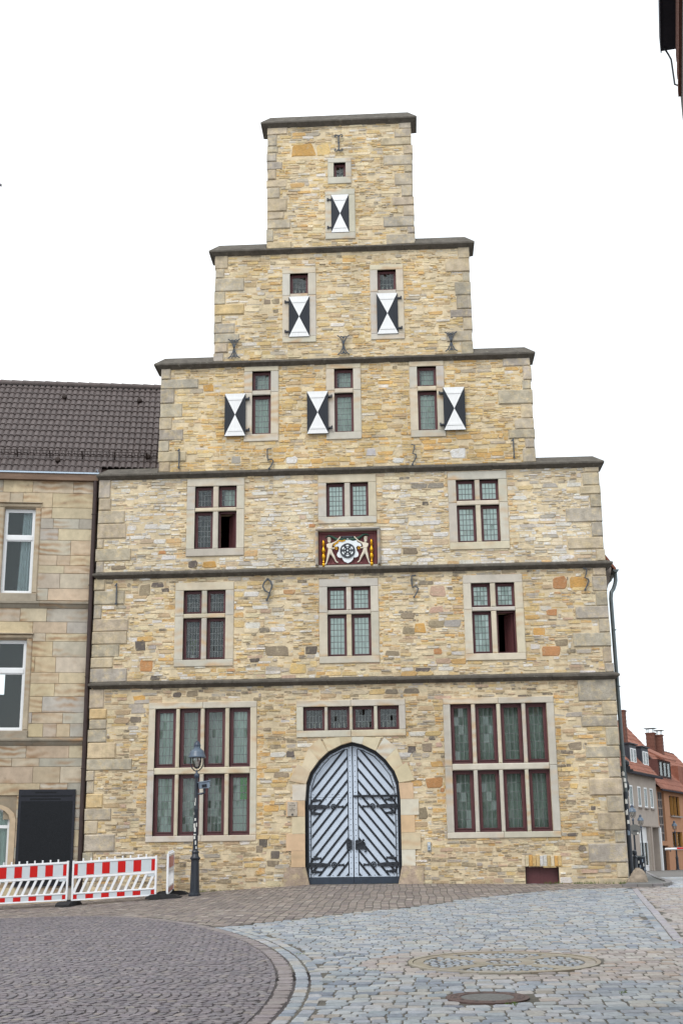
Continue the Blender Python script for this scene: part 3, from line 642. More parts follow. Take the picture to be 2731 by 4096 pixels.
def build_rubble():
    allst = []                            # cx, cz, w, h, colour, proud
    for i, (x0, x1, z0, z1) in enumerate(TIERS):
        q = make_quoins(i)
        surr = [w[0] for w in WIN.values() if w[0][2] < z1 and w[0][3] > z0]
        ex = q+surr+([HATCH] if i == 0 else [])+([RELIEF] if i == 2 else [])
        spec = [s for s in SPECIAL if z0+s[3]/2 < s[1] < z1-s[3]/2 and not overlaps((s[0]-s[2]/2, s[0]+s[2]/2, s[1]-s[3]/2, s[1]+s[3]/2), ex, .02)]
        for s in spec: allst.append((s[0], s[1], s[2], s[3], np.array(jit(PAL[s[4]], .12)), random.uniform(.012, .02), 1))
        exs = ex+[(s[0]-s[2]/2-.01, s[0]+s[2]/2+.01, s[1]-s[3]/2-.008, s[1]+s[3]/2+.008) for s in spec]
        TM = np.array(S(*[(184, 167, 138), (203, 188, 158), (213, 206, 190), (209, 183, 132), (206, 188, 148), (203, 186, 150)][i]))
        TW = (.20, .20, .26, .28, .28, .26)[i]
        keys = list(MIX[i].keys()); pw = np.array(list(MIX[i].values()), float); pw /= pw.sum()
        zb0 = -.42 if i == 0 else z0
        z = zb0
        while z < z1-.01:
            bh = random.uniform(.20, .42)
            if z+bh > z1-.12: bh = z1-z
            x = x0+.06
            while x < x1-.06:
                bw = random.uniform(.5, 1.7)
                if x+bw > x1-.3: bw = x1-.06-x
                nr = max(2, int(round(bh/random.uniform(.045, .10)))); hs = RN.uniform(.5, 1.5, nr); hs *= bh/hs.sum(); zz = z
                for h in hs:
                    if h < .018: zz += h; continue
                    xx = x
                    while xx < x+bw-.02:
                        w = min(max(h*random.uniform(1.3, 5.2), .06), .42)
                        if xx+w > x+bw-.06: w = x+bw-xx
                        a, b = xx, xx+w; cz = zz+h/2; xx += w
                        wob = .018*math.sin(1.7*a+2.3*cz)+.014*math.sin(4.1*a-1.3*cz)
                        c0, c1 = zz+wob, zz+h+wob
                        # trim against dressed stone and openings
                        for e in exs:
                            if e[2] < cz+wob < e[3]:
                                if a < e[0] < b and b < e[1]+.3: b = e[0]
                                elif a < e[1] < b: a = e[1]
                                elif a >= e[0] and b <= e[1]: b = a
                        if i == 0:
                            g = gate_excl(cz)
                            if g > 0:
                                if a < -g < b: b = -g
                                elif a < g < b: a = g
                                elif a >= -g and b <= g: b = a
                            if c1 < Gz((a+b)/2, 0)-.02: continue
                        if b-a < .035: continue
                        k = keys[RN.choice(len(keys), p=pw)]
                        near = any(e[0]-.22 < (a+b)/2 < e[1]+.22 and e[2] < cz < e[3] for e in surr)
                        if near and random.random() < .6: k = random.choice('YYOO')
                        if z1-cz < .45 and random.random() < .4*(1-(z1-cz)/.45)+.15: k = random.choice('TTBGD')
                        if i == 3 and cz < 12.0 and random.random() < .35: k = random.choice('YO')
                        if i == 2 and abs((a+b)/2) > 4.6 and random.random() < .3: k = random.choice('WG')
                        if i == 0 and cz < .9 and random.random() < .12: k = random.choice('BG')
                        gp = random.uniform(.003, .011)
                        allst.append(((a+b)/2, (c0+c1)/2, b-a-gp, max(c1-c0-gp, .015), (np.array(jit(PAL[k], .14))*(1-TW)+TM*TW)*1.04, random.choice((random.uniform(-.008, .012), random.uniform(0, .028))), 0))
                    zz += h
                x += bw
            z += bh
    n = len(allst); cx = np.array([s[0] for s in allst]); cz = np.array([s[1] for s in allst]); w = np.array([s[2] for s in allst]); h = np.array([s[3] for s in allst])
    col = np.array([s[4] for s in allst]); pr = np.array([s[5] for s in allst]); sp = np.array([s[6] for s in allst])
    order = np.argsort(-(w*h+sp*10)); big = order[:300]; rest = order[300:]
    K = 2; ins = (0, .007)
    r = rings(w[rest], h[rest], .18, .13, K, ins); N = len(rest)
    yy = np.empty((N, K, 8)); yy[:, 0] = .03; yy[:, 1] = -pr[rest][:, None]+RN.uniform(-.004, .004, (N, 8))
    tilt = RN.uniform(-.10, .10, (N, 1)); yy[:, 1] += tilt*r[:, 1, :, 1]
    V = np.stack([cx[rest][:, None, None]+r[..., 0], yy, cz[rest][:, None, None]+r[..., 1]], -1).reshape(-1, 3)
    link('rubble_stones', mesh_np('rubble_stones', V, ring_faces(K), N, 8*K, col[rest], 'rubble'), HOUSE, kind='stuff')
    protos = []
    for t in range(14):
        rr = rings(np.array([.3]), np.array([.2]), .14, .12, 3, (0, .005, .014))[0]
        y = np.empty((3, 8)); y[0] = .04; y[1] = -.006; y[2] = -.014; y[1:] += RN.uniform(-.004, .004, (2, 8))
        protos.append(mesh_np('stone', np.stack([rr[..., 0]/.3, y, rr[..., 1]/.2], -1).reshape(-1, 3), ring_faces(3), 1, 24, None, 'rubble_single'))
    for k, i in enumerate(big):
        o = link('stone', protos[k % 14], HOUSE, tuple(col[i])); o.location = (cx[i], 0, cz[i]); o.scale = (w[i], 1, h[i]); o.rotation_euler = (0, random.uniform(-.06, .06) if sp[i] else 0, 0)
build_rubble()

# string courses and copings
def string_courses():
    HR = [None, None, .24, .28, .31, .34]
    for i, (zn, xa, xb) in enumerate(NOSE):
        part = empty('string_course', (0, 0, zn), parent=HOUSE)
        prof = [(.02, zn+.085), (-.15, zn), (-.15, zn-.045), (-.06, zn-.105), (-.03, zn-.13), (.02, zn-.13)]
        tx0, tx1 = TIERS[i][0], TIERS[i][1]; up = TIERS[i+1][:2] if i < 5 else None
        xs = [xa+.15]
        while xs[-1] < xb-.15-1.6: xs.append(xs[-1]+random.uniform(.85, 1.35))
        xs.append(xb-.15)
        for a, b in zip(xs[:-1], xs[1:]):
            MB().extr([(p[0], p[1]+random.uniform(-.003, .003)) for p in prof], 'x', a+.003, b-.003).build('course_stone', 'course_stone', part)
        hr = HR[i]
        for s, xt, xw in ((-1, xa, tx0), (1, xb, tx1)):
            if hr is None:              # plain return round the corner
                pts = []
                for dx, z in ((0, zn), (0, zn-.045), (.15-.02, zn-.13)): pts += [(xt-s*dx, -.15+(dx if z < zn-.1 else 0), z), (xt-s*dx, .5, z)]
                pts += [(xt-s*.155, -.15, zn), (xt-s*.155, -.15, zn-.045), (xt-s*.155, 0, zn+.08), (xt-s*.155, .5, zn+.08), (xt-s*.155, .5, zn-.13), (xt-s*.155, -.03, zn-.13)]
                MB().hull(pts).build('course_end', 'course_stone', part)
            else:                       # saddle coping over the step, hipped at its end
                xin = (up[0] if s < 0 else up[1]) if up else 0.0
                if i == 2 and s < 0: xt = -6.97
                pts = [(xt, -.15, zn), (xt, .70, zn), (xt, -.15, zn-.045), (xt, .70, zn-.045), (xw-s*.02, -.02, zn-.14), (xw-s*.02, .57, zn-.14),
                       (xt-s*.26, .16, zn+hr), (xt-s*.26, .38, zn+hr), (xin, -.152, zn), (xin, .70, zn), (xin, -.152, zn-.045), (xin, .70, zn-.045), (xin, -.02, zn-.135), (xin, .57, zn-.135), (xin, .16, zn+hr), (xin, .38, zn+hr)]
                MB().hull(pts).build('coping_stone', 'course_stone', part)
string_courses()

# windows
def sand(): return jit(random.choice([S(198, 192, 178), S(192, 187, 176), S(202, 192, 172), S(190, 184, 172)]), .05)
def ring_bars(mb, x0, x1, z0, z1, w, y0, y1):
    mb.box(x0, x0+w, y0, y1, z0, z1); mb.box(x1-w, x1, y0, y1, z0, z1); mb.box(x0+w, x1-w, y0, y1, z0, z0+w); mb.box(x0+w, x1-w, y0, y1, z1-w, z1)
PANES = [0]
def folds(x0, x1, z0, z1, y, amp, n, matn, parent, name):
    mb = MB(); k = max(int(n*6), 8); v = []
    for i in range(k+1):
        t = i/k; x = x0+(x1-x0)*t; yy = y+amp*math.sin(t*n*6.283+1.3*math.sin(t*9)); v += [(x, yy, z0), (x, yy+amp*.3*math.sin(t*21), z1)]
    mb.add(v, [(2*i, 2*i+2, 2*i+3, 2*i+1) for i in range(k)]); return mb.build(name, matn, parent, smooth=True)
def light_unit(win, x0, x1, z0, z1, nc, nr, back, big, opened=False):
    """one light: maroon casement with leaded panes and what hangs behind it"""
    y = .10; mb = MB(); ring_bars(mb, x0+.004, x1-.004, z0+.004, z1-.004, .040, y, y+.09)
    if opened:
        mb.build('window_frame', 'maroon', win, kind=None)
        mb = MB(); ang = R(62); w = (x1-x0)-.1   # the casement swung inwards
        ring_bars(mb, 0, w, z0+.05, z1-.05, .045, 0, .035); mb.box(.045, w-.045, .012, .02, z0+.095, z1-.095)
        mb.xform(Matrix.Translation((x1-.055, y+.09, 0)) @ Matrix.Rotation(math.pi-ang, 4, 'Z'))
        mb.build('open_casement', 'maroon', win); return
    if big:
        ring_bars(mb, x0+.044, x1-.044, z0+.044, z1-.044, .050, y+.022, y+.075)
        mb.box(x0+.06, x1-.06, y-.004, y+.03, z0+.085, z0+.105); gi = .094
    else:
        ring_bars(mb, x0+.044, x1-.044, z0+.044, z1-.044, .028, y+.018, y+.07); mb.box(x0+.04, x1-.04, y-.012, y+.03, z0+.05, z0+.066); gi = .072
    mb.build('casement', 'maroon', win)
    a, b, c, d = x0+gi, x1-gi, z0+gi+.008, z1-gi; yg = y+.045
    cm = MB(); t = .0055
    for i in range(1, nc): xx = a+(b-a)*i/nc; cm.box(xx-t, xx+t, yg-.007, yg+.007, c, d)
    for j in range(1, nr): zz = c+(d-c)*j/nr; cm.box(a, b, yg-.0075, yg+.0065, zz-t, zz+t)
    cm.build('lead_came', 'lead', win)
    pw, ph = (b-a)/nc, (d-c)/nr; jm = MB()
    for i in range(nc):
        for j in range(nr):
            px, pz = a+pw*(i+.5), c+ph*(j+.5); tx, tz = random.gauss(0, .06), random.gauss(0, .04)
            hw, hh = pw/2-.003, ph/2-.003
            vs = [(sx*hw, sx*hw*tz+sz*hh*tx, sz*hh) for sx, sz in ((-1, -1), (1, -1), (1, 1), (-1, 1))]
            if big and PANES[0] < 300:
                PANES[0] += 1; m2 = MB(); m2.add(vs, [(0, 1, 2, 3)]); o = m2.build('pane', 'pane_glass', win); o.location = (px, yg, pz)
            else: jm.add([(px+p[0], yg+p[1], pz+p[2]) for p in vs], [(0, 1, 2, 3)])
    if jm.v: jm.build('leaded_panes', 'pane_glass', win, kind='stuff')
    if back == 'curtain': folds(x0-.03, x1+.03, z0-.05, z1+.05, .235, .022, 5, 'curtain', win, 'curtain')
    elif back == 'deep': folds(x0-.1, x1+.1, z0-.05, z1+.05, .50, .03, 5, 'curtain', win, 'curtain')
    elif back == 'half': folds(x0+.12, x1+.03, z0-.05, z1+.05, .30, .02, 4, 'curtain', win, 'curtain')
    elif back == 'blind': MB().box(x0+.045, x1-.045, .156, .160, z0+.045, z1-.045).build('blind', 'blind', win)
    elif back == 'candles':
        for k in range(3):
            xx = a+(b-a)*(.18+.32*k); MB().lathe([(.013, 0), (.013, .11), (.004, .115), (.004, .13)], (xx, .24, z0+.09), 8).build('candle', 'candle', win)
        MB().box(x0, x1, .2, .55, z0+.05, z0+.09).build('window_board', 'maroon', win)
def window(key, grid, backs, big=False, skip=()):
    s, cols, rows = WIN[key]; x0, x1, z0, z1 = s
    win = empty('window', ((x0+x1)/2, 0, z0), parent=HOUSE)
    def piece(n, a, b, c, d, yf=YF, ch=.012): MB().cbox(a, b, yf, YB, c, d, ch, .002).build(n, 'sandstone', win, color=sand())
    ztop, zbot = rows[0][1], rows[-1][0]; g = .0025
    nl = 1 if x1-x0 < 2 else 2
    for k in range(nl): piece('lintel', x0+(x1-x0)*k/nl+g, x0+(x1-x0)*(k+1)/nl-g, ztop, z1)
    for k in range(nl): piece('sill', x0+(x1-x0)*k/nl+g, x0+(x1-x0)*(k+1)/nl-g, z0, zbot, YF-.006)
    for a, b in ((x0, cols[0][0]), (cols[-1][1], x1)):
        for (c, d) in ([(zbot, rows[0][0]-.06), (rows[0][0]-.06, ztop)] if len(rows) > 1 else [(zbot, ztop)]): piece('jamb', a+g, b, c+g, d-g, YF+random.uniform(0, .002))
    for (a, b), (c, d) in zip(cols[:-1], cols[1:]):
        for r0, r1 in rows: piece('mullion', b, c, r0+g, r1-g, YF+.012, .022)
    if len(rows) > 1: piece('transom', cols[0][0]+g, cols[-1][1]-g, rows[1][1], rows[0][0], YF+.008, .02)
    # chamfered reveal darkens the opening; soffit board closes it to the room
    for j, (r0, r1) in enumerate(rows):
        for i, (a, b) in enumerate(cols):
            if (i, j) in skip: continue
            bk = backs[j][i] if isinstance(backs[j], (list, tuple)) else backs[j]
            light_unit(win, a, b, r0, r1, grid[j][0], grid[j][1], 'none' if bk == 'open' else bk, big, bk == 'open')
    return win
window('GL', [(4, 6), (4, 7)], [['curtain', 'deep', 'deep', 'curtain'], ['curtain', 'deep', 'deep', 'curtain']], True)
MB().box(-2.93, -2.72, .20, .205, 2.15, 2.74).build('green_cloth', 'green_cloth', HOUSE)
window('GR', [(3, 6), (3, 6)], [['deep', 'deep', 'deep', 'deep'], ['deep', 'deep', 'deep', 'deep']], True)
window('GM', [(5, 3)], ['candles'])
window('5L', [(5, 4), (5, 6)], ['none', 'none']); window('5M', [(4, 4), (4, 6)], ['blind', 'blind'])
window('5R', [(4, 4), (4, 6)], ['blind', ['blind', 'open']])
window('4L', [(4, 3), (4, 6)], [['none', 'half'], ['none', 'open']]); window('4M', [(4, 6)], ['blind']); window('4R', [(4, 3), (4, 6)], ['blind', 'blind'])
for k in ('3L', '3M', '3R'): window(k, [(4, 3), (4, 6)], ['half', 'curtain'])
WS = {k: window(k, [(4, 3), (1, 1)], ['candles', 'none'], skip=((0, 1),)) for k in ('2L', '2R')}
WS['1B'] = window('1B', [(1, 1)], ['none'], skip=((0, 0),)); window('1A', [(2, 2)], ['candles'])
# flower pot behind the second floor window
def flower_pot():
    z = 5.83; p = empty('potted_plant', (-4.25, .3, z), 'small potted houseplant standing inside a dark leaded window', 'plant')
    MB().lathe([(.05, 0), (.075, .11), (.08, .12), (.07, .12)], (-4.25, .30, z), 12).build('pot', 'sticker', p)
    mb = MB()
    for k in range(40):
        a = random.random()*6.28; l = random.uniform(.1, .45); c = Vector((-4.25+.12*math.cos(a)*l*2, .30+.08*math.sin(a)*l*2, z+.12+l)); u = Vector((random.uniform(-1, 1), random.uniform(-.5, .5), random.uniform(-.6, 1))).normalized()*.05; w = u.cross(Vector((0, 1, .2))).normalized()*.025
        mb.add([c-u, c+w, c+u, c-w], [(0, 1, 2, 3)])
    for k in range(5):
        a = k*1.25; mb.tube([(-4.25, .30, z+.1), (-4.25+.08*math.cos(a), .30+.05*math.sin(a), z+.5)], .005, 4)
    mb.build('leaves', 'grass', p)
    MB().box(-4.475, -3.985, .2, .55, 5.78, 5.828).build('window_board', 'maroon', p)
flower_pot()
def shutter(x0, x1, z0, z1, y, hinge):
    """board painted as a black and white hourglass"""
    p = empty('shutter', ((x0+x1)/2, y, z0), parent=HOUSE); cx, cz = (x0+x1)/2, (z0+z1)/2; yf, yb = y-.022, y+.022
    v = [(x0, yf, z0), (x1, yf, z0), (x1, yf, z1), (x0, yf, z1), (cx, yf, cz), (x0, yb, z0), (x1, yb, z0), (x1, yb, z1), (x0, yb, z1)]
    mb = MB(); mb.mi = 0; mb.add(v, [(0, 1, 4), (2, 3, 4)]); mb.mi = 1; mb.add(v, [(1, 2, 4), (3, 0, 4), (0, 3, 8, 5), (1, 6, 7, 2), (8, 7, 6, 5), (0, 5, 6, 1), (3, 2, 7, 8)])
    mb.build('shutter_board', ['white_paint', 'black_paint'], p)
    for f in (.13, .87):
        z = z0+(z1-z0)*f; hw = lambda zz: abs(zz-cz)/((z1-z0)/2)*(x1-x0)/2-.012
        MB().prism([(cx-hw(z-.03), z-.03), (cx+hw(z-.03), z-.03), (cx+hw(z+.03), z+.03), (cx-hw(z+.03), z+.03)], yf-.012, yf-.001).build('shutter_batten', 'white_paint', p)
        xh = x0 if hinge < 0 else x1
        MB().box(min(xh, xh+hinge*.10), max(xh, xh+hinge*.10), yf-.02, .0, z-.02, z+.02).tube([(xh+hinge*.10, yf-.01, z-.045), (xh+hinge*.10, yf-.01, z+.045)], .022, 8).build('hinge', 'iron', p)
shutter(-.375, .14, 18.205, 19.425, -.03, -1); shutter(-1.62, -1.03, 14.96, 16.20, -.05, -1); shutter(.895, 1.49, 14.96, 16.21, -.05, 1)
shutter(-3.42, -2.835, 12.02, 13.27, -.09, 1); shutter(-1.11, -.52, 12.02, 13.265, -.09, 1); shutter(2.685, 3.28, 12.01, 13.265, -.09, -1)
for k in ('2L', '2R', '1A'):
    q = WIN[k][0]; MB().box(q[0], q[1], .551, .60, q[2], q[3]).build('dark_backplate', 'room', HOUSE)  # dark plate added as an unlit room, blocking the sky behind
for k in ('2L', '2R', '1B'):
    s, cols, rows = WIN[k]; MB().box(cols[0][0], cols[0][1], .12, .16, rows[-1][0], rows[-1][1]).build('window_board', 'dark_wood', WS[k])

# iron wall anchors
def anchor(paths, r=.018, caps=()):
    p = MB()
    for q in paths: p.tube([(x, -.075, z) for x, z in q], r, 6)
    for x, z in caps: p.lathe([(.03, -.0), (.03, .05), (.012, .06)], (0, 0, 0), 8) if False else p.tube([(x, -.03, z), (x, -.125, z-.02)], .028, 8)
    q = paths[0]; m = q[len(q)//2]; p.tube([(m[0], -.08, m[1]), (m[0], .02, m[1])], r*.9, 6)
    p.build('wall_anchor', 'anchor_iron', HOUSE, smooth=True)
def anc_digit(d, x, z0, z1):
    h = z1-z0
    if d == '1': anchor([[(x, z0), (x, z0+h*.5), (x, z1)], [(x, z1-.02), (x-.05, z1-.08)]], caps=[(x, z0)])
    if d == '5': anchor([[(x+.12, z1), (x+.01, z1), (x, z1-.02), (x, z0+h*.55), (x+.02, z0+h*.46), (x+.12, z0+h*.46), (x+.17, z0+h*.38), (x+.13, z0+h*.2), (x+.06, z0)]], caps=[(x+.05, z0)])
    if d == '3': anchor([[(x-.02, z1), (x+.07, z1-.02), (x+.06, z1-h*.25), (x+.01, z0+h*.55), (x+.10, z0+h*.48), (x+.11, z0+h*.38), (x+.06, z0+h*.2), (x, z0)]], caps=[(x, z0)])
    if d == '9': anchor([[(x, z1), (x-.10, z1-.12), (x-.13, z1-.22), (x-.07, z1-.33), (x+.05, z1-.40), (x+.09, z1-.30), (x+.12, z1-.20), (x+.08, z1-.08), (x, z1)], [(x+.06, z1-.38), (x+.03, z0+.1), (x-.01, z0)]], .022, caps=[(x-.02, z0)])
for d, x, z1, z0 in (('1', -4.68, 11.70, 11.15), ('5', -2.22, 11.62, 11.05), ('3', 1.78, 11.63, 11.06), ('1', 4.56, 11.72, 11.18), ('1', -6.3, 7.91, 7.35), ('9', -2.2, 7.94, 7.36), ('5', 1.67, 7.93, 7.35), ('3', 6.25, 8.02, 7.44)): anc_digit(d, x, z0, z1)
def anc_x(x, z0, z1, w=.17):
    m = (z0+z1)/2; h = (z1-z0)/2; P = []
    for sz in (-1, 1):
        P.append([(x, m), (x, m+sz*h*.5), (x, m+sz*h*.86)])
        for sx in (-1, 1):
            P.append([(x+sx*.01, m+sz*.02), (x+sx*.035, m+sz*h*.4), (x+sx*.09, m+sz*h*.8), (x+sx*w, m+sz*h)])
            P.append([(x+sx*.09, m+sz*h*.8), (x+sx*.06, m+sz*h*.9), (x+sx*.025, m+sz*h*.86), (x+sx*.03, m+sz*h*.72)])
    P.append([(x, m-.05), (x, m+.05)]); anchor(P, .017)
for x in (-3.18, -.07, 2.965): anc_x(x, 14.36, 14.95)
def anc_scroll(x, z0, z1):
    P = [[(x, z0+.03), (x, (z0+z1)/2), (x, z1-.03)]]
    for z, sz in ((z0, 1), (z1, -1)):
        for sx in (-1, 1): P.append([(x, z+sz*.09), (x+sx*.06, z+sz*.02), (x+sx*.11, z+sz*.03), (x+sx*.115, z+sz*.085), (x+sx*.07, z+sz*.09)])
    P.append([(x-.03, (z0+z1)/2), (x+.03, (z0+z1)/2)]); anchor(P, .02)
anc_scroll(-.13, 20.83, 21.42)

# ---------------------------------------------------------------- gate
GATE = empty('gate', (0, .2, 0), parent=HOUSE)
def arch_surround():
    sur = empty('gate_surround', (0, 0, 0), parent=HOUSE); g = .003
    rows = [(.44, .84, 1.58, 1.57), (.84, 1.26, 1.71, 1.71), (1.26, 1.69, 1.56, 1.58), (1.69, 2.09, 1.71, 1.69), (2.09, 2.50, 1.55, 1.56)]
    def inner(z): return arch_half(z)
    for z0, z1, l, r in rows:
        for s, o in ((-1, l), (1, r)):
            a0, a1 = s*inner(z0), s*inner(z1); poly = [(s*o, z0+g), (a0, z0+g), (a1, z1-g), (s*o, z1-g)]
            if s > 0: poly = poly[::-1]
            mb = MB(); mb.prism(poly, YF+random.uniform(-.004, .002), YB); mb.build('jamb_stone', 'sandstone', sur, color=jit(random.choice([S(206, 192, 164), S(204, 186, 150), S(208, 178, 146), S(206, 200, 184)]), .05))
    for s in (-1, 1):
        poly = [(s*1.77, -.1), (s*1.12, -.1), (s*1.12, 0), (s*1.223, .437), (s*1.77, .437)]
        if s > 0: poly = poly[::-1]
        MB().prism(poly, YF-.02, YB).build('base_stone', 'quoin', sur, color=S(170, 152, 136))
    V = [((-1.20, 2.503), (-1.09, 2.80), (-1.41, 3.03), (-1.63, 2.59)), ((-1.09, 2.80), (-.865, 3.10), (-1.13, 3.42), (-1.31, 2.94)), ((-.865, 3.10), (-.62, 3.32), (-.84, 3.66), (-1.13, 3.42)),
         ((-.62, 3.32), (-.27, 3.49), (-.32, 3.685), (-.76, 3.64)), ((-.27, 3.49), (0, 3.56), (0, 3.685), (-.32, 3.685))]
    VR = [[(-x, z) for x, z in q] for q in V]; VR[0][3] = (1.60, 2.56); VR[1][2] = (1.16, 3.40); VR[2][3] = (1.16, 3.40)
    for q, s in [(q, -1) for q in V]+[(q, 1) for q in VR]:
        q = [tuple(p) for p in q]; q = q if s < 0 else q[::-1]
        # keep the normals outward whatever the order
        area = sum(q[i][0]*q[(i+1) % 4][1]-q[(i+1) % 4][0]*q[i][1] for i in range(4)); q = q if area > 0 else q[::-1]
        c = (sum(p[0] for p in q)/4, sum(p[1] for p in q)/4); q = [(c[0]+(p[0]-c[0])*.992, c[1]+(p[1]-c[1])*.992) for p in q]
        MB().prism(q, YF+random.uniform(-.006, .002), YB).build('voussoir', 'sandstone', sur, color=jit(random.choice([S(208, 196, 168), S(204, 190, 160), S(208, 204, 192)]), .05))
arch_surround()
def offset_arch(d):
    pts = [(-1.225+d, .0)]+[(p[0]*(1-d/1.225), 2.13+(p[1]-2.13)*(1-d/1.43)) for p in ARCH_IN]+[(1.225-d, .0)]
    return pts
def make_gate():
    yd = .20
    # black frame ring
    o = offset_arch(.0); i_ = offset_arch(.085); mb = MB(); n = len(o)
    v = [(x, yd-.02, z) for x, z in o]+[(x, yd-.02, z) for x, z in i_]+[(x, yd+.1, z) for x, z in i_]
    f = [(k, k+1, n+k+1, n+k) for k in range(n-1)]+[(n+k, n+k+1, 2*n+k+1, 2*n+k) for k in range(n-1)]
    mb.add(v, f).build('gate_frame', 'gate_black', GATE)
    zb = .185; arch = [p for p in offset_arch(.085) if p[1] > zb]
    for s in (-1, 1):
        half = [(p[0], p[1]) for p in arch if p[0]*s > .01]
        half = sorted(half, key=lambda p: p[1]) ; apex = max(p[1] for p in arch)
        edge = [(s*(1.225-.085), zb)]+half+[(s*.012, apex)]; poly = edge+[(s*.012, zb)]
        area = sum(poly[k][0]*poly[(k+1) % len(poly)][1]-poly[(k+1) % len(poly)][0]*poly[k][1] for k in range(len(poly)))
        conv = poly if area > 0 else poly[::-1]
        leaf = empty('gate_leaf', (s*.6, yd, 0), parent=GATE) if False else None
        MB().prism(conv, yd, yd+.06).build('gate_leaf', 'gate_paint', GATE)
        # black diagonal battens; on each side they climb towards the meeting edge
        c = (sum(p[0] for p in conv)/len(conv), 1.7); inn = [(s*.14 if abs(p[0]) < .1 else p[0]-s*.075 if abs(p[0]) > .8 else p[0]*.93, p[1]-.055 if p[1] > 2.3 else p[1]+(.03 if p[1] < .3 else 0)) for p in conv]
        sl = math.tan(R(50.5)); k = 0; z = -.9
        while z < 3.6:
            # line through (s*.07, z): towards the hinge side it falls
            d = Vector((s*1.0, -sl)).normalized(); nn = Vector((-d.y, d.x))*.026; p0 = Vector((s*.0, z+.15)); q0 = p0+d*3.0; p0 = p0-d*.5
            quad = [tuple(p0-nn), tuple(q0-nn), tuple(q0+nn), tuple(p0+nn)]
            ar = sum(quad[t][0]*quad[(t+1) % 4][1]-quad[(t+1) % 4][0]*quad[t][1] for t in range(4)); quad = quad if ar > 0 else quad[::-1]
            cl = clip_convex(quad, inn)
            if len(cl) >= 3: MB().prism(cl, yd-.014, yd+.01).build('batten', 'gate_black', GATE)
            z += .292
        # thin black lines inside the studded border strips
        MB().box(min(s*.118, s*.138), max(s*.118, s*.138), yd-.012, yd+.01, zb+.03, apex-.09).build('border_line', 'gate_black', GATE)
        e2 = [(p[0]-s*.052 if abs(p[0]) > .7 else p[0]*.955, p[1]-.045 if p[1] > 2.3 else p[1]) for p in edge[:-1]]
        MB().tube([(p[0], yd-.004, p[1]) for p in e2]+[(s*.128, yd-.004, apex-.085)], .0105, 5).build('border_line', 'gate_black', GATE)
        st = MB()
        def stud(x, z, r=.0125): st.lathe([(r, 0), (r*.6, .008)], (0, 0, 0), 6) if False else st.tube([(x, yd+.001, z), (x, yd-.010, z)], [r, r*.55], 6)
        zz = .26
        while zz < 3.35: stud(s*.065, zz); zz += .135
        zz = .26
        while zz < 2.1: stud(s*1.115, zz); zz += .145
        ap = offset_arch(.11); ap = [p for p in ap if p[0]*s >= -.01 and p[1] > 2.0]
        for a, b in zip(ap[:-1], ap[1:]):
            for t in (.15, .65): stud(a[0]+(b[0]-a[0])*t, a[1]+(b[1]-a[1])*t)
        for k in range(6): stud(s*(.2+.165*k), 2.24); stud(s*(.2+.165*k), 2.11); stud(s*(.2+.165*k), .225)
        for k in range(10): stud(s*.19, .45+.29*k)
        st.build('studs', 'gate_black', GATE, kind='stuff')
        # strap hinges with a small wheel and two curled arms
        for hz in (1.93, .485):
            h = MB(); x0, x1 = s*1.17, s*.24; yh = yd-.02
            X = lambda t: x0+(x1-x0)*t
            prof = [(0, .055), (.12, .055), (.2, .062), (.3, .048), (.4, .055), (.5, .042), (.58, .03), (.62, .02)]
            h.prism([(X(t), hz-q) for t, q in prof][::(1 if s < 0 else -1)]+[(X(t), hz+q) for t, q in prof][::(-1 if s < 0 else 1)], yh-.012, yh+.012)
            cxw = X(.72); h.tube([(cxw+.065*math.cos(a*math.pi/8), yh-.008, hz+.065*math.sin(a*math.pi/8)) for a in range(17)], .013, 6)
            for a in range(3): u = (.06*math.cos(a*math.pi/3), .06*math.sin(a*math.pi/3)); h.tube([(cxw-u[0], yh-.008, hz-u[1]), (cxw+u[0], yh-.008, hz+u[1])], .008, 5)
            h.tube([(X(.79), yh, hz), (X(.86), yh, hz), (X(.90), yh, hz), (X(.95), yh, hz), (X(1.0), yh, hz)], [.018, .03, .016, .026, .034], 6, flat=.6)
            for sz in (-1, 1):
                h.tube([(X(.10), yh, hz+sz*.03), (X(.095), yh, hz+sz*.10), (X(.12), yh, hz+sz*.155), (X(.18), yh, hz+sz*.165), (X(.26), yh, hz+sz*.165), (X(.31), yh, hz+sz*.168), (X(.37), yh, hz+sz*.165)], [.02, .024, .028, .026, .034, .02, .03], 6, flat=.6)
                h.tube([(X(.24), yh, hz+sz*.18), (X(.18), yh, hz+sz*.22), (X(.15), yh, hz+sz*.215)], [.014, .008, .005], 5); h.tube([(X(.24), yh, hz+sz*.15), (X(.17), yh, hz+sz*.105)], [.012, .005], 5)
            for t in (.05, .2, .4): h.tube([(X(t), yh, hz), (X(t), yh-.03, hz)], [.024, .012], 8)
            h.build('strap_hinge', 'iron', GATE)
        # kick board
        zk = .175; MB().prism([(s*.004, .012), (s*1.118, .012), (s*1.155, zk), (s*.004, zk)][::s], yd-.05, yd+.04).build('kick_board', 'kick', GATE)
    MB().box(-.012, .012, yd-.006, yd+.03, .19, 3.44).build('meeting_strip', 'gate_black', GATE)
    MB().box(.02, 1.135, yd-.05, yd+.005, 2.165, 2.205).box(.02, 1.135, yd-.035, yd+.005, 2.205, 2.215).build('drip_bar', 'gate_black', GATE)
    MB().box(-1.135, -.14, yd-.0015, yd+.01, 2.167, 2.173).build('wicket_joint', 'gate_black', GATE)
    lk = MB(); lk.box(-.18, -.035, yd-.03, yd-.001, .86, 1.09)
    for x, z in ((-.11, 1.02), (-.11, .93), (-.11, 1.10), (-.11, .85)): lk.tube([(x, yd-.02, z), (x, yd-.05, z)], [.03, .012], 8)
    lk.build('lock_plate', 'iron', GATE)
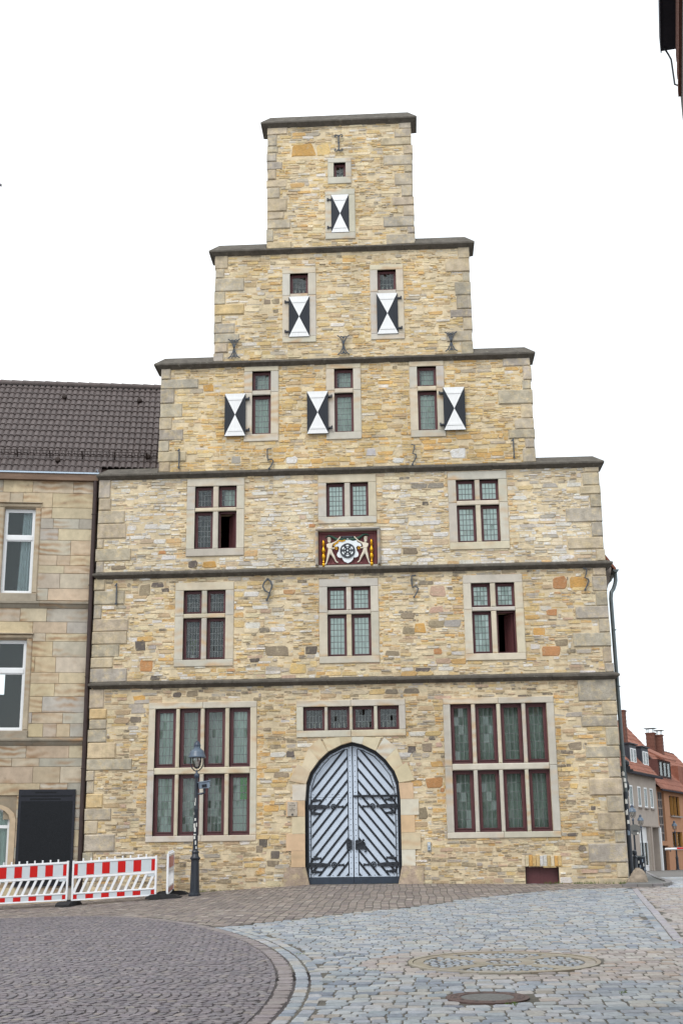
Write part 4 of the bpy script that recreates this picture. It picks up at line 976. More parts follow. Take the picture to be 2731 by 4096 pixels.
    lk = MB(); lk.prism([(.045, .86), (.30, .86), (.315, .93), (.30, 1.0), (.27, 1.05), (.2, 1.075), (.045, 1.085)], yd-.03, yd-.001)
    lk.tube([(.28, yd-.03, .87), (.32, yd-.03, .84), (.33, yd-.03, .81), (.30, yd-.03, .80), (.275, yd-.03, .82)], .014, 6)
    lk.tube([(.09, yd-.07, 1.0), (.15, yd-.08, 1.015), (.22, yd-.08, 1.05), (.27, yd-.07, 1.10)], [.016, .014, .016, .034], 8).tube([(.09, yd-.01, 1.0), (.09, yd-.08, 1.0)], .015, 8)
    for x, z in ((.09, 1.08), (.09, .865), (.09, .92)): lk.tube([(x, yd-.02, z), (x, yd-.045, z)], [.022, .01], 8)
    lk.build('door_handle', 'iron', GATE)
    MB().box(-1.3, 1.3, yd-.05, .6, -.2, .010).build('threshold', 'quoin', GATE, color=S(150, 140, 130, .8))
    MB().box(-1.3, 1.3, .5, .55, -.2, 3.6).build('dark_backing', 'dark_wood', GATE)  # dark sheet stands in for the shade behind the leaves
make_gate()

# cellar hatch with its flat arch
def hatch():
    h = empty('cellar_hatch', (4.73, 0, 0), parent=HOUSE); x0, x1, z0, z1 = HATCH
    for k in range(2):
        a = x0+(x1-x0)*k/2; MB().box(a+.008, a+(x1-x0)/2-.008, .14, .17, -.2, z1).build('hatch_leaf', 'maroon', h)
    MB().box(x0+.40, x0+.445, .125, .14, -.2, z1).build('cover_strip', 'maroon', h)
    for a, b in ((x0-.006, x0+.02), (x1-.02, x1+.006)): MB().box(a, b, .02, .2, -.2, z1).build('reveal', 'dark_wood', h)
    MB().box(x0, x1, .3, .33, -.3, z1).build('dark_backing', 'dark_wood', h)  # dark sheet stands in for the shade inside the hatch
    n = 11; w = (x1-x0+.16)/n
    for k in range(n):
        a = x0-.08+w*k; MB().cbox(a+.004, a+w-.004, -.034+random.uniform(-.006, .004), .14, z1+.004, z1+.27+random.uniform(-.02, .02), .008, .003).build('arch_stone', 'rubble_single', h, color=jit(PAL[random.choice('CCWYWCO')], .1))
hatch()

# painted relief
def relief():
    X = lambda c: -.91+(c-130)*.001309; Z = lambda c: 9.30-(c-55)*.00129
    r = empty('coat_of_arms', (0, 0, 8.25), parent=HOUSE)
    tag(r, 'painted stone relief with a white wheel shield held by two men')
    x0, x1, z0, z1 = RELIEF; fr = .075
    for n, a, b, c, d in (('frame_top', x0, x1, z1-fr, z1), ('frame_side', x0, x0+fr, z0+.02, z1-fr-.003), ('frame_side', x1-fr, x1, z0+.02, z1-fr-.003)):
        MB().cbox(a, b, -.13, .1, c, d, .04).build(n, 'sandstone', r, color=S(160, 156, 150))
    bx0, bx1 = x0+fr, x1-fr; by = .03
    MB().box(bx0, bx1, by-.05, by+.12, z0-.02, z0+.03).build('frame_ledge', 'sandstone', r, color=S(176, 170, 160))
    MB().box(bx0, bx1, by, by+.1, z0+.03, z1-fr-.003).build('back_panel', 'relief_red', r)
    e = MB(); ring_bars(e, bx0+.03, bx1-.03, z0+.045, z1-fr-.03, .04, by-.03, by+.01); e.build('inner_moulding', 'relief_red', r)
    rk = MB()                              # rocky ground at the feet
    for k in range(9):
        a = X(300+k*95); rk.hull([(a-.09, by+.01, z0+.05), (a+.1, by+.01, z0+.05), (a-.04, by-.05, z0+.055), (a+.06, by-.045, z0+.05), (a, by-.02, z0+.10+.03*(k % 3)), (a+.03, by+.01, z0+.12)])
    rk.build('rocks', 'relief_red', r)
    half = [(800, 280), (850, 320), (910, 340), (990, 325), (1000, 365), (1060, 395), (1090, 445), (1060, 455), (1000, 445), (972, 480), (985, 520), (985, 550), (1010, 580), (1025, 630), (1005, 675), (960, 695), (920, 690), (905, 735), (870, 780), (800, 815)]
    sh = half+[(1600-x, z) for x, z in half[-2:0:-1]]
    poly = [(X(x), Z(z)) for x, z in sh]; area = sum(poly[i][0]*poly[(i+1) % len(poly)][1]-poly[(i+1) % len(poly)][0]*poly[i][1] for i in range(len(poly)))
    poly = poly if area > 0 else poly[::-1]
    MB().prism(poly, by-.07, by+.01).build('shield', 'relief_white', r)
    MB().tube([(x, by-.074, z) for x, z in poly]+[(poly[0][0], by-.074, poly[0][1])], .021, 6).build('shield_rim', 'gold', r)
    for s in (-1, 1):
        cx, cz = X(800+s*235), Z(500); MB().tube([(cx+s*.04*math.cos(a*.6)*(1-a*.06), by-.09, cz+.045*math.sin(a*.6)*(1-a*.06)) for a in range(12)], .012, 6).build('scroll', 'gold', r)
    cx, cz, rr = X(797), Z(548), .203
    w = MB(); w.tube([(cx, by-.1, cz), (cx, by-.06, cz)], rr, 32); w.build('wheel_disc', 'relief_grey', r)
    op = MB()
    for k in range(6):
        a = math.pi/2+k*math.pi/3; u = Vector((math.cos(a), math.sin(a))); v = Vector((-u.y, u.x))
        def pr(d, q): return (cx+u.x*d+v.x*q, cz+u.y*d+v.y*q)
        op.prism([pr(.12, -.035), pr(.12, .035), pr(.14, .042), pr(.158, .025), pr(.158, -.025), pr(.14, -.042)][::-1], by-.104, by-.09)
        op.tube([(pr(.085, 0)[0], by-.104, pr(.085, 0)[1]), (pr(.085, 0)[0], by-.09, pr(.085, 0)[1])], .017, 8)
    op.tube([(cx, by-.105, cz), (cx, by-.09, cz)], .022, 10); op.build('wheel_openings', 'relief_white', r)
    MB().tube([(X(330), by-.02, Z(240)), (X(400), by-.03, Z(205)), (X(470), by-.03, Z(225)), (X(560), by-.03, Z(285)), (X(680), by-.03, Z(300)), (X(800), by-.03, Z(310)), (X(920), by-.03, Z(295)), (X(1040), by-.03, Z(265)), (X(1120), by-.03, Z(205)), (X(1200), by-.03, Z(190)), (X(1255), by-.02, Z(230))], [.008, .018, .03, .04, .045, .045, .045, .04, .03, .018, .008], 8).build('ribbon', 'relief_green', r)
    MB().hull([(X(660), by-.05, Z(225)), (X(930), by-.05, Z(225)), (X(660), by, Z(270)), (X(930), by, Z(270)), (X(700), by-.06, Z(260)), (X(890), by-.06, Z(260))]).build('ribbon_knot', 'relief_grey', r)
    for s, xc in ((-1, 297), (1, 1292)):
        prof = [(.006, -.62), (.03, -.58), (.036, -.52), (.022, -.49), (.036, -.48), (.022, -.46), (.018, -.41), (.034, -.36), (.040, -.30), (.024, -.24), (.036, -.23), (.022, -.21), (.036, -.17), (.038, -.12), (.022, -.08), (.018, -.03), (.03, .0), (.036, .02), (.022, .04), (.03, .08), (.02, .12), (.01, .145)]
        MB().lathe(prof, (X(xc), by-.03, Z(415)), 10, lambda i, k: 1.35+.14*((i+k) % 2)).build('gilded_baluster', 'gold', r, smooth=True)
    def figure(mir):
        fx = (lambda c: c) if not mir else (lambda c: 1592-c)
        yb = by-.045
        V = [('pelvis', 435, 565, .046, 0), ('belly', 432, 500, .045, 0), ('chest', 428, 425, .055, -.005), ('neck', 428, 372, .024, 0), ('jaw', 420, 345, .03, -.012), ('head', 418, 290, .046, -.01), ('crown', 418, 255, .032, -.006),
             ('ls', 372, 405, .030, 0), ('le', 395, 475, .024, -.02), ('lw', 480, 492, .018, -.035), ('lh', 535, 492, .022, -.04),
             ('rs', 482, 385, .029, 0), ('re', 565, 345, .022, -.01), ('rw', 625, 280, .016, -.02), ('rh', 645, 252, .017, -.02), ('rf', 660, 240, .008, -.02),
             ('lhip', 405, 600, .042, 0), ('lk', 387, 690, .030, -.012), ('la', 358, 795, .018, 0), ('lt', 330, 838, .018, -.02),
             ('rhip', 470, 600, .042, 0), ('rk', 512, 675, .029, -.012), ('ra', 556, 775, .018, 0), ('rt', 600, 800, .016, -.02)]
        nm = [v[0] for v in V]; E = [('pelvis', 'belly'), ('belly', 'chest'), ('chest', 'neck'), ('neck', 'jaw'), ('jaw', 'head'), ('head', 'crown'), ('chest', 'ls'), ('ls', 'le'), ('le', 'lw'), ('lw', 'lh'), ('chest', 'rs'), ('rs', 're'), ('re', 'rw'), ('rw', 'rh'), ('rh', 'rf'), ('pelvis', 'lhip'), ('lhip', 'lk'), ('lk', 'la'), ('la', 'lt'), ('pelvis', 'rhip'), ('rhip', 'rk'), ('rk', 'ra'), ('ra', 'rt')]
        me = bpy.data.meshes.new('figure'); me.from_pydata([(X(fx(v[1])), yb+v[4], Z(v[2])) for v in V], [(nm.index(a), nm.index(b)) for a, b in E], [])
        o = bpy.data.objects.new('figure_tmp', me); C.objects.link(o)
        sk = o.modifiers.new('s', 'SKIN'); sk.branch_smoothing = .4; sd_ = o.modifiers.new('d', 'SUBSURF'); sd_.levels = 2; sd_.render_levels = 2
        sv = me.skin_vertices[0].data
        for i, v in enumerate(V): sv[i].radius = (v[3]*1.22, v[3]*1.1); sv[i].use_root = (i == 0)
        dg = bpy.context.evaluated_depsgraph_get(); m2 = bpy.data.meshes.new_from_object(o.evaluated_get(dg)); bpy.data.objects.remove(o)
        m2.name = 'figure'; m2.materials.clear(); m2.materials.append(MATS['relief_stone']); m2.polygons.foreach_set('use_smooth', [True]*len(m2.polygons))
        link('figure', m2, r)
        fc = MB(); hx, hz = X(fx(415)), Z(290)    # beard, brow and nose of the carved head
        fc.hull([(hx-.03, yb-.045, Z(330)), (hx+.03, yb-.045, Z(330)), (hx-.022, yb-.05, Z(365)), (hx+.022, yb-.05, Z(365)), (hx, yb-.065, Z(345)), (hx, yb-.02, Z(372)), (hx-.03, yb-.01, Z(345)), (hx+.03, yb-.01, Z(345))])
        fc.hull([(hx-.008, yb-.055, Z(318)), (hx+.008, yb-.055, Z(318)), (hx, yb-.072, Z(316)), (hx, yb-.055, Z(290))])
        fc.tube([(hx-.03, yb-.05, Z(284)), (hx, yb-.058, Z(288)), (hx+.03, yb-.05, Z(284))], .006, 5); fc.tube([(hx-.045, yb-.02, Z(268)), (hx-.03, yb-.045, Z(262)), (hx, yb-.053, Z(258)), (hx+.03, yb-.045, Z(262)), (hx+.045, yb-.02, Z(268))], .011, 6)
        fc.build('beard_and_hair', 'relief_stone', r)
    figure(False); figure(True)
relief()

def text_mesh(body, size, loc, name, matn, parent):
    cu = bpy.data.curves.new(name, 'FONT'); cu.body = body; cu.size = size; cu.align_x = 'CENTER'; cu.extrude = .001
    o = bpy.data.objects.new(name, cu); C.objects.link(o); dg = bpy.context.evaluated_depsgraph_get(); me = bpy.data.meshes.new_from_object(o.evaluated_get(dg)); bpy.data.objects.remove(o)
    me.materials.clear(); me.materials.append(MATS[matn]); t = link(name, me, parent); t.location = loc; t.rotation_euler = (math.pi/2, 0, 0); return t
def plaque():
    p = empty('plaque', (-1.545, -.05, 1.7), 'small stone plaque with dark lettering on the left gate jamb', 'plaque')
    MB().cbox(-1.67, -1.42, -.062, -.034, 1.70, 2.06, .006).build('plate', 'slab', p, color=S(180, 170, 156))
    for b, s, z in (('1532', .04, 2.01), ('Stadtwaage', .036, 1.965), ('ehem. Festhaus der', .021, 1.925), ('Stadt', .022, 1.893), ('Trauungszimmer', .024, 1.86), ('erbaut 1532', .022, 1.828)): text_mesh(b, s, (-1.545, -.0635, z), 'lettering', 'gate_black', p)
    w = MB(); w.tube([(-1.545+.022*math.cos(a*math.pi/8), -.0635, 1.74+.022*math.sin(a*math.pi/8)) for a in range(17)], .005, 5)
    for a in range(3): w.tube([(-1.545-.02*math.cos(a*1.047), -.0635, 1.74-.02*math.sin(a*1.047)), (-1.545+.02*math.cos(a*1.047), -.0635, 1.74+.02*math.sin(a*1.047))], .003, 4)
    w.build('wheel_emblem', 'iron', p)
    b = empty('door_bell', (1.92, -.04, .81), 'narrow grey metal bell panel on the wall beside the gate', 'door bell')
    MB().cbox(1.88, 1.96, -.06, -.02, .81, 1.01, .006).build('bell_plate', 'zinc_edge', b)
    MB().tube([(1.92, -.06, .87), (1.92, -.066, .87)], .016, 12).build('button', 'zinc', b)
    MB().box(1.893, 1.947, -.063, -.06, .93, .985).build('name_field', 'sticker', b)
plaque()

# gutter and downpipe on the right flank, iron bracket
def right_flank():
    g = MB(); gx, gz = 7.15, 8.04; n = 8
    pr = [(gx+.075*math.cos(math.pi+math.pi*k/n), gz+.075*math.sin(math.pi+math.pi*k/n)) for k in range(n+1)]
    v = [(x, .25, z) for x, z in pr]+[(x, 14.2, z) for x, z in pr]; g.add(v, [(k, k+1, k+n+2, k+n+1) for k in range(n)]+[tuple(range(n+1))])
    gt = g.build('gutter', 'zinc', HOUSE, smooth=True)
    for y in (.6, 1.5, 2.4, 3.3): MB().tube([(gx+.078*math.cos(math.pi+math.pi*k/n), y, gz+.078*math.sin(math.pi+math.pi*k/n)) for k in range(n+1)], .008, 4).build('gutter_bracket', 'zinc', gt)
    MB().tube([(gx, .42, gz-.06), (gx, .42, gz-.26), (gx-.03, .40, gz-.38), (7.06, .34, gz-.52), (6.99, .30, gz-.62), (6.965, .28, gz-.8), (6.985, .28, 2.2)], .052, 12).build('downpipe', 'zinc', HOUSE, smooth=True)
    sp = MB().tube([(6.985, .28, 2.2), (6.985, .28, 2.15), (6.99, .28, -.1)], [.058, .062, .062], 12).build('standpipe', 'lamp_dark', HOUSE, smooth=True)
    for z, a, m in ((2.6, 4.2, 'sticker'), (2.45, 4.6, 'sticker'), (2.3, 4.9, 'sticker'), (1.62, 4.5, 'sticker'), (1.4, 4.9, 'sticker'), (1.12, 4.7, 'blue_grey_box'), (1.9, 4.6, 'sticker')):
        q = MB(); v = []
        for k in range(4):
            an = a-.5+k*.33; v += [(6.985+.0635*math.cos(an), .28+.0635*math.sin(an), z), (6.985+.0635*math.cos(an), .28+.0635*math.sin(an), z+random.uniform(.08, .14))]
        q.add(v, [(2*k, 2*k+2, 2*k+3, 2*k+1) for k in range(3)]).build('sticker', m, sp)
    for z in (6.4, 4.9, 3.1): MB().tube([(6.985+.06*math.cos(k*.785), .28+.06*math.sin(k*.785), z) for k in range(9)], .012, 5).build('pipe_clamp', 'zinc', HOUSE)
    # boarded eaves box
    MB().hull([(6.85, .56, 8.5), (7.08, .56, 8.15), (7.05, .56, 7.95), (6.85, .56, 7.3), (6.85, 14, 8.5), (7.08, 14, 8.15), (7.05, 14, 7.95), (6.85, 14, 7.3)]).build('eaves_box', 'grey_wood', HOUSE)
    b = MB(); y = 4.0; z = 2.98
    b.box(6.9, 7.86, y-.05, y+.05, z-.05, z+.03); b.tube([(6.95, y, z-.6), (7.2, y, z-.45), (7.45, y, z-.25), (7.6, y, z-.05)], .03, 6)
    b.box(7.2, 7.78, y-.04, y+.04, z+.03, z+.12); b.lathe([(.08, .12), (.11, .16), (.11, .24), (.07, .28), (.02, .30)], (7.66, y, z), 10)
    b.lathe([(.008, -.74), (.03, -.70), (.032, -.62), (.018, -.58), (.06, -.54), (.07, -.42), (.055, -.34), (.024, -.28), (.034, -.15), (.014, -.05), (.014, .0)], (7.66, y, z), 10)
    o = b.build('iron_bracket', 'gate_black', HOUSE)
    tag(o, 'black wrought iron bracket with a turned pendant')
right_flank()

# ---------------------------------------------------------------- the ashlar house on the left
TH = R(10); LD = Vector((math.cos(TH), math.sin(TH), 0)); LI = Vector((-math.sin(TH), math.cos(TH), 0)); LO = Vector((-7.0, .15, 0))
ML = Matrix(((LD.x, LI.x, 0, LO.x), (LD.y, LI.y, 0, LO.y), (0, 0, 1, 0), (0, 0, 0, 1)))
AH = empty('ashlar_house', tuple(LO), 'banded sandstone house with brown tile roof and white windows', 'house')
def lb(mb, name, m, parent=AH, **k): return mb.xform(ML).build(name, m, parent, **k)
LW = [(-2.47, -1.64, 7.67, 10.05), (-2.50, -1.685, 3.99, 6.40)]
def ashlar_house():
    W0 = -7.0; AW = (-2.80, -1.87, .15, 1.72)
    op = LW+[AW, (-2.62, -2.05, 1.7, 2.02)]
    xs = sorted({W0, 0} | {q[0] for q in op} | {q[1] for q in op}); zs = sorted({-.8, 10.9} | {q[2] for q in op} | {q[3] for q in op}); mb = MB()
    for a, b in zip(zs[:-1], zs[1:]):
        for c, d in zip(xs[:-1], xs[1:]):
            cx, cz = (c+d)/2, (a+b)/2
            if not any(q[0] < cx < q[1] and q[2] < cz < q[3] for q in op): mb.box(c, d, .02, .4, a, b)
    for a, b, c, d in ((W0, 0, -.8, 4.6), (W0, -5.4, 4.6, 7.0), (-2.5, 0, 4.6, 7.0), (W0, 0, 7.0, 8.2), (W0, -5.4, 8.2, 10.6), (-2.5, 0, 8.2, 10.6), (W0, 0, 10.6, 10.9)): mb.box(a, b, 7.0, 7.1, c, d)
    mb.box(W0, W0+.1, .4, 7, -.8, 10.9); mb.box(-.1, 0, .41, 7, -.8, 10.9)
    lb(mb, 'wall', 'ashlar', color=S(150, 138, 120)); rm = MB()
    for z in (-.7, 3.65, 7.3, 10.8): rm.box(W0+.1, -.1, .41, 6.9, z, z+.1)
    rm.box(-.16, -.11, .41, 6.9, -.6, 10.8); rm.box(W0+.11, W0+.16, .41, 6.9, -.6, 10.8); y0, y1 = 2.5, 2.56
    for z0, z1, a, b, c, d in ((-.6, 3.65, -2, -2, 1, 1), (3.75, 7.3, -3.05, -2.55, 5.25, 5.85), (7.4, 10.8, -2.95, -2.75, 8.45, 9.0)):
        rm.box(W0+.16, a, y0, y1, z0, z1); rm.box(b, -.16, y0, y1, z0, z1); rm.box(a, b, y0, y1, z0, c); rm.box(a, b, y0, y1, d, z1)
    lb(rm, 'dark_room_screen', 'room')  # dark screen added to dim the rooms, its holes show bright sky
    cols = [S(198, 184, 158), S(192, 180, 160), S(188, 180, 164), S(198, 182, 152), S(182, 176, 164), S(194, 176, 152), S(176, 170, 160)]
    ex = [(q[0]-.15, q[1]+.15, q[2]-.24, q[3]+.15) for q in LW]+[(AW[0]-.15, AW[1]+.15, AW[2], 2.33)]
    for z0, z1 in ((-.6, 3.60), (3.82, 7.26), (7.48, 10.86)):
        z = z0
        while z < z1-.02:
            h = random.choice([.22, .29, .31, .33, .35, .42])
            if z+h > z1-.2: h = z1-z
            x = -.10-random.random()*.2; xr = -.10
            while xr > -4.3:
                w = random.choice([.35, .55, .7, .9, 1.1, .8]); a, b = xr-w, xr
                xr -= w
                for e in ex:
                    if e[2] < z+h/2 < e[3]:
                        if a < e[0] < b and b <= e[1]: b = e[0]
                        elif a < e[1] < b: a = e[1]
                        elif a >= e[0] and b <= e[1]: b = a
                if b-a > .06:
                    lb(MB().cbox(a+.0035, b-.0035, -.012+random.uniform(-.004, .004), .05, z+.0035, z+h-.0035, .007, .003), 'ashlar_block', 'ashlar', color=jit(random.choice(cols), .09))
            z += h
    for zb, zt in ((7.26, 7.48), (3.60, 3.82)):     # moulded string courses in two lengths
        prof = [(.03, zt), (-.11, zt-.05), (-.11, zt-.10), (-.07, zt-.12), (-.05, zt-.17), (-.02, zb), (.03, zb)]
        for a, b in ((-1.4, -.06), (-2.8, -1.4), (-4.3, -2.8)): lb(MB().extr(prof, 'x', a+.003, b-.003), 'string_course', 'ashlar', color=S(150, 142, 128))
    for q in LW:
        x0, x1, z0, z1 = q; w = empty('window', tuple(ML @ Vector(((x0+x1)/2, 0, z0))), parent=AH)
        st = dict(color=S(186, 172, 150))
        for a, b, c, d in ((x0-.15, x0, z0, z1+.03), (x1, x1+.15, z0, z1+.03)): lb(MB().cbox(a, b, -.03, .3, c, d, .03), 'jamb', 'ashlar', w, **st)
        lb(MB().cbox(x0-.15, x1+.15, -.035, .3, z1+.033, z1+.15, .03), 'lintel', 'ashlar', w, **st)
        lb(MB().extr([(-.09, z1+.15), (-.09, z1+.17), (.02, z1+.20), (.02, z1+.15)], 'x', x0-.17, x1+.17), 'hood_mould', 'ashlar', w, **st)
        lb(MB().cbox(x0-.15, x1+.15, -.06, .3, z0-.24, z0-.003, .02), 'sill', 'ashlar', w, color=S(164, 154, 138))
        zt = z0+(z1-z0)*.655; f = MB(); ring_bars(f, x0, x1, z0, z1, .055, .10, .17); f.box(x0+.055, x1-.055, .09, .17, zt-.05, zt+.06)
        lb(f, 'window_frame', 'pvc', w)
        for a, b in ((z0+.055, zt-.05), (zt+.06, z1-.055)):
            s_ = MB(); ring_bars(s_, x0+.055, x1-.055, a, b, .035, .115, .155); lb(s_, 'sash', 'pvc', w)
            lb(MB().box(x0+.09, x1-.09, .135, .138, a+.035, b-.035), 'pane', 'clear_glass', w)
        c = MB(); k = 30; xa, xb = x0+.40, x1+.02; v = []
        for i in range(k+1): t = i/k; v += [(xa+(xb-xa)*t, .30+.03*math.sin(t*40), z0), (xa+.08+(xb-xa-.08)*t, .30+.03*math.sin(t*40), z1)]
        c.add(v, [(2*i, 2*i+2, 2*i+3, 2*i+1) for i in range(k)])
        if z0 > 7: lb(c, 'curtain', 'drape', w, smooth=True)
    # segmental window behind the barrier
    w = empty('window', tuple(ML @ Vector((-2.3, 0, .2))), parent=AH); x0, x1 = AW[0], AW[1]; n = 8
    arc = lambda r, a0=0: [(-2.335+(x1-x0)/2*r*math.cos(math.pi*k/n)*1.0, 1.72+.30*r*math.sin(math.pi*k/n)) for k in range(n+1)]
    o, i_ = arc(1.32), arc(1.0); f = MB()
    f.add([(x, -.03, z) for x, z in o]+[(x, -.03, z) for x, z in i_]+[(x, .2, z) for x, z in i_], [(k, n+1+k, n+2+k, k+1) for k in range(n)]+[(n+1+k, 2*n+2+k, 2*n+3+k, n+2+k) for k in range(n)])
    f.box(x1+.002, x1+.15, -.03, .2, .15, 1.72); f.box(x0-.15, x0-.002, -.03, .2, .15, 1.72); lb(f, 'surround', 'ashlar', w, color=S(190, 170, 144))
    f = MB(); f.tube([(x, .12, z) for x, z in arc(.96)], .035, 6); f.box(x1-.06, x1, .09, .16, .15, 1.75); f.box(x0, x0+.06, .09, .16, .15, 1.75); f.box(x0, x1, .085, .16, 1.50, 1.58); lb(f, 'window_frame', 'pvc', w)
    lb(MB().box(x0, x1, .13, .133, .15, 2.02), 'pane', 'clear_glass', w)
    c = MB(); v = []
    for k in range(31): t = k/30; v += [(x0+(x1-x0)*t, .30+.02*math.sin(t*50), .15), (x0+(x1-x0)*t, .30+.02*math.sin(t*50), 1.95)]
    lb(c.add(v, [(2*k, 2*k+2, 2*k+3, 2*k+1) for k in range(30)]), 'curtain', 'curtain', w, smooth=True)
    # eaves
    lb(MB().box(-7, .03, -.14, .1, 10.86, 11.04), 'fascia', 'fascia'); g = lb(MB().box(-7, .05, -.17, .05, 11.043, 11.085), 'gutter', 'zinc_edge')
    lb(MB().tube([(-.045, -.09, 10.86), (-.045, -.09, 6), (-.035, -.09, -.6)], [.06, .062, .066], 12), 'downpipe', 'brown_pipe', smooth=True)
    for z in (9.9, 7.9, 5.4, 3.0): lb(MB().tube([(-.045+.07*math.cos(k*.785), -.09+.07*math.sin(k*.785), z) for k in range(9)], .012, 5), 'pipe_clamp', 'brown_pipe')
    lb(MB().hull([(-.04, -.15, 11.18), (.04, -.15, 11.05), (.06, .3, 11.30), (0, .3, 11.33)]), 'flashing', 'zinc_edge')
    # roof
    roof = empty('roof', tuple(ML @ Vector((-3, 0, 11.08))), parent=AH); pit = R(46); gauge, tw = .36, .173
    T = ML @ Matrix.Translation((0, -.06, 11.10)) @ Matrix(((1, 0, 0, 0), (0, math.cos(pit), -math.sin(pit), 0), (0, math.sin(pit), math.cos(pit), 0), (0, 0, 0, 1)))
    MB().add([(-8, 0, -.06), (0.0, 0, -.06), (2.6, .3, -.06), (2.6, 5.75, -.06), (-8, 5.75, -.06)], [(0, 1, 2, 3, 4)]).xform(T).build('roof_deck', 'dark_wood', roof)
    MB().box(-8, 2.6, 5.62, 5.78, -.08, 0.0).xform(T).build('ridge_board', 'dark_wood', roof)
    bk = ML @ Matrix.Translation((0, 8.0, 11.10)); MB().add([(-8, 0, 0), (2.6, 0, 0), (2.6, -4.1, 4.1), (-8, -4.1, 4.1)], [(0, 1, 2, 3)]).xform(bk).build('rear_slope', 'tile', roof)
    nS = 7; prof = [(-.5+i/nS, .022*math.sin(2*math.pi*(i/nS)-.6)+.012*math.sin(4*math.pi*i/nS)) for i in range(nS+1)]
    tv = []
    for yy, zz in ((0, .040), (0, .012), (gauge+.05, .006)):
        tv += [(p[0]*tw*1.04, yy, p[1]+zz) for p in prof]
    tv = tv[nS+1:2*nS+2]+tv[:nS+1]+tv[2*nS+2:]; m = nS+1
    tm = MB().add(tv, [(k, k+1, m+k+1, m+k) for k in range(nS)]+[(m+k, m+k+1, 2*m+k+1, 2*m+k) for k in range(nS)])
    tme = tm.mesh('roof_tile', 'tile', True); me_v = tm.v; far = MB(); count = 0
    Rq = T.to_quaternion()
    for j in range(16):
        for i in range(-38, 15):
            s = i*tw; t = j*gauge-.03
            if s > .02 and j < 1: continue
            if s > 2.3 or (j > 1 and s < -4.6) or s < -4.2-j*.06: continue
            dz = random.uniform(-.003, .003)
            if s > -3.0-.06*j and count < 300:
                o = link('roof_tile', tme, roof); o.rotation_mode = 'QUATERNION'; o.rotation_quaternion = Rq; o.location = T @ Vector((s, t, dz)); count += 1
            else: far.add([tuple(T @ Vector((v[0]+s, v[1]+t, v[2]+dz))) for v in me_v], tm.f)
    far.build('roof_tiles', 'tile', roof, smooth=True, kind='stuff')
    for i in range(-11, 8):
        a = i*.34; q = MB(); n = 6
        v = []
        for k in range(n+1): an = math.pi*k/n; v += [(a, 5.68+.11*math.cos(an), .06+.09*math.sin(an)), (a+.36, 5.68+.10*math.cos(an), .05+.08*math.sin(an))]
        q.add(v, [(2*k, 2*k+1, 2*k+3, 2*k+2) for k in range(n)]).xform(T).build('ridge_tile', 'tile', roof, smooth=True)
    sg = MB(); t0 = .80                     # snow guard
    for hz in (.10, .26): sg.tube([(-4.4, t0, hz), (1.72, t0, hz)], .010, 5)
    x = -4.3
    while x < 1.7: sg.tube([(x, t0, .10), (x, t0, .26)], .007, 4); x += .088
    x = -4.1
    while x < 1.7: sg.box(x, x+.03, t0-.02, t0+.02, .0, .27); sg.tube([(x, t0, .25), (x, t0+.22, .05)], .012, 4); x += .9
    sg.xform(T).build('snow_guard', 'dark_wood', roof)
    for s, t in ((-1.35, 4.75), (.95, 4.65), (-1.15, .62), (1.35, .95)):
        MB().lathe([(.075, .0), (.078, .09), (.06, .12), (.0, .13)], (0, 0, 0), 10).xform(T @ Matrix.Translation((s, t, .03)) @ Matrix.Rotation(R(35), 4, 'X')).build('vent_cap', 'dark_wood', roof, smooth=True)
ashlar_house()
def tablet():
    o = empty('stone_tablet', tuple(ML @ Vector((-.94, -.05, .2))), 'large dark slate memorial tablet with faint engraving on the sandstone wall', 'tablet')
    lb(MB().cbox(-1.672, -.225, -.062, -.017, .05, 2.468, .006), 'slab', 'slate_tablet', o)
    lb(MB().box(-1.60, -.29, -.0635, -.06, .12, 2.17), 'engraved_field', 'slate_text', o)
    for a, b, z in ((-1.25, -.72, 2.39), (-1.62, -.30, 2.30), (-1.38, -.6, 2.22)): lb(MB().box(a, b, -.0632, -.06, z-.022, z+.022), 'engraved_line', 'slate_text', o)
tablet()

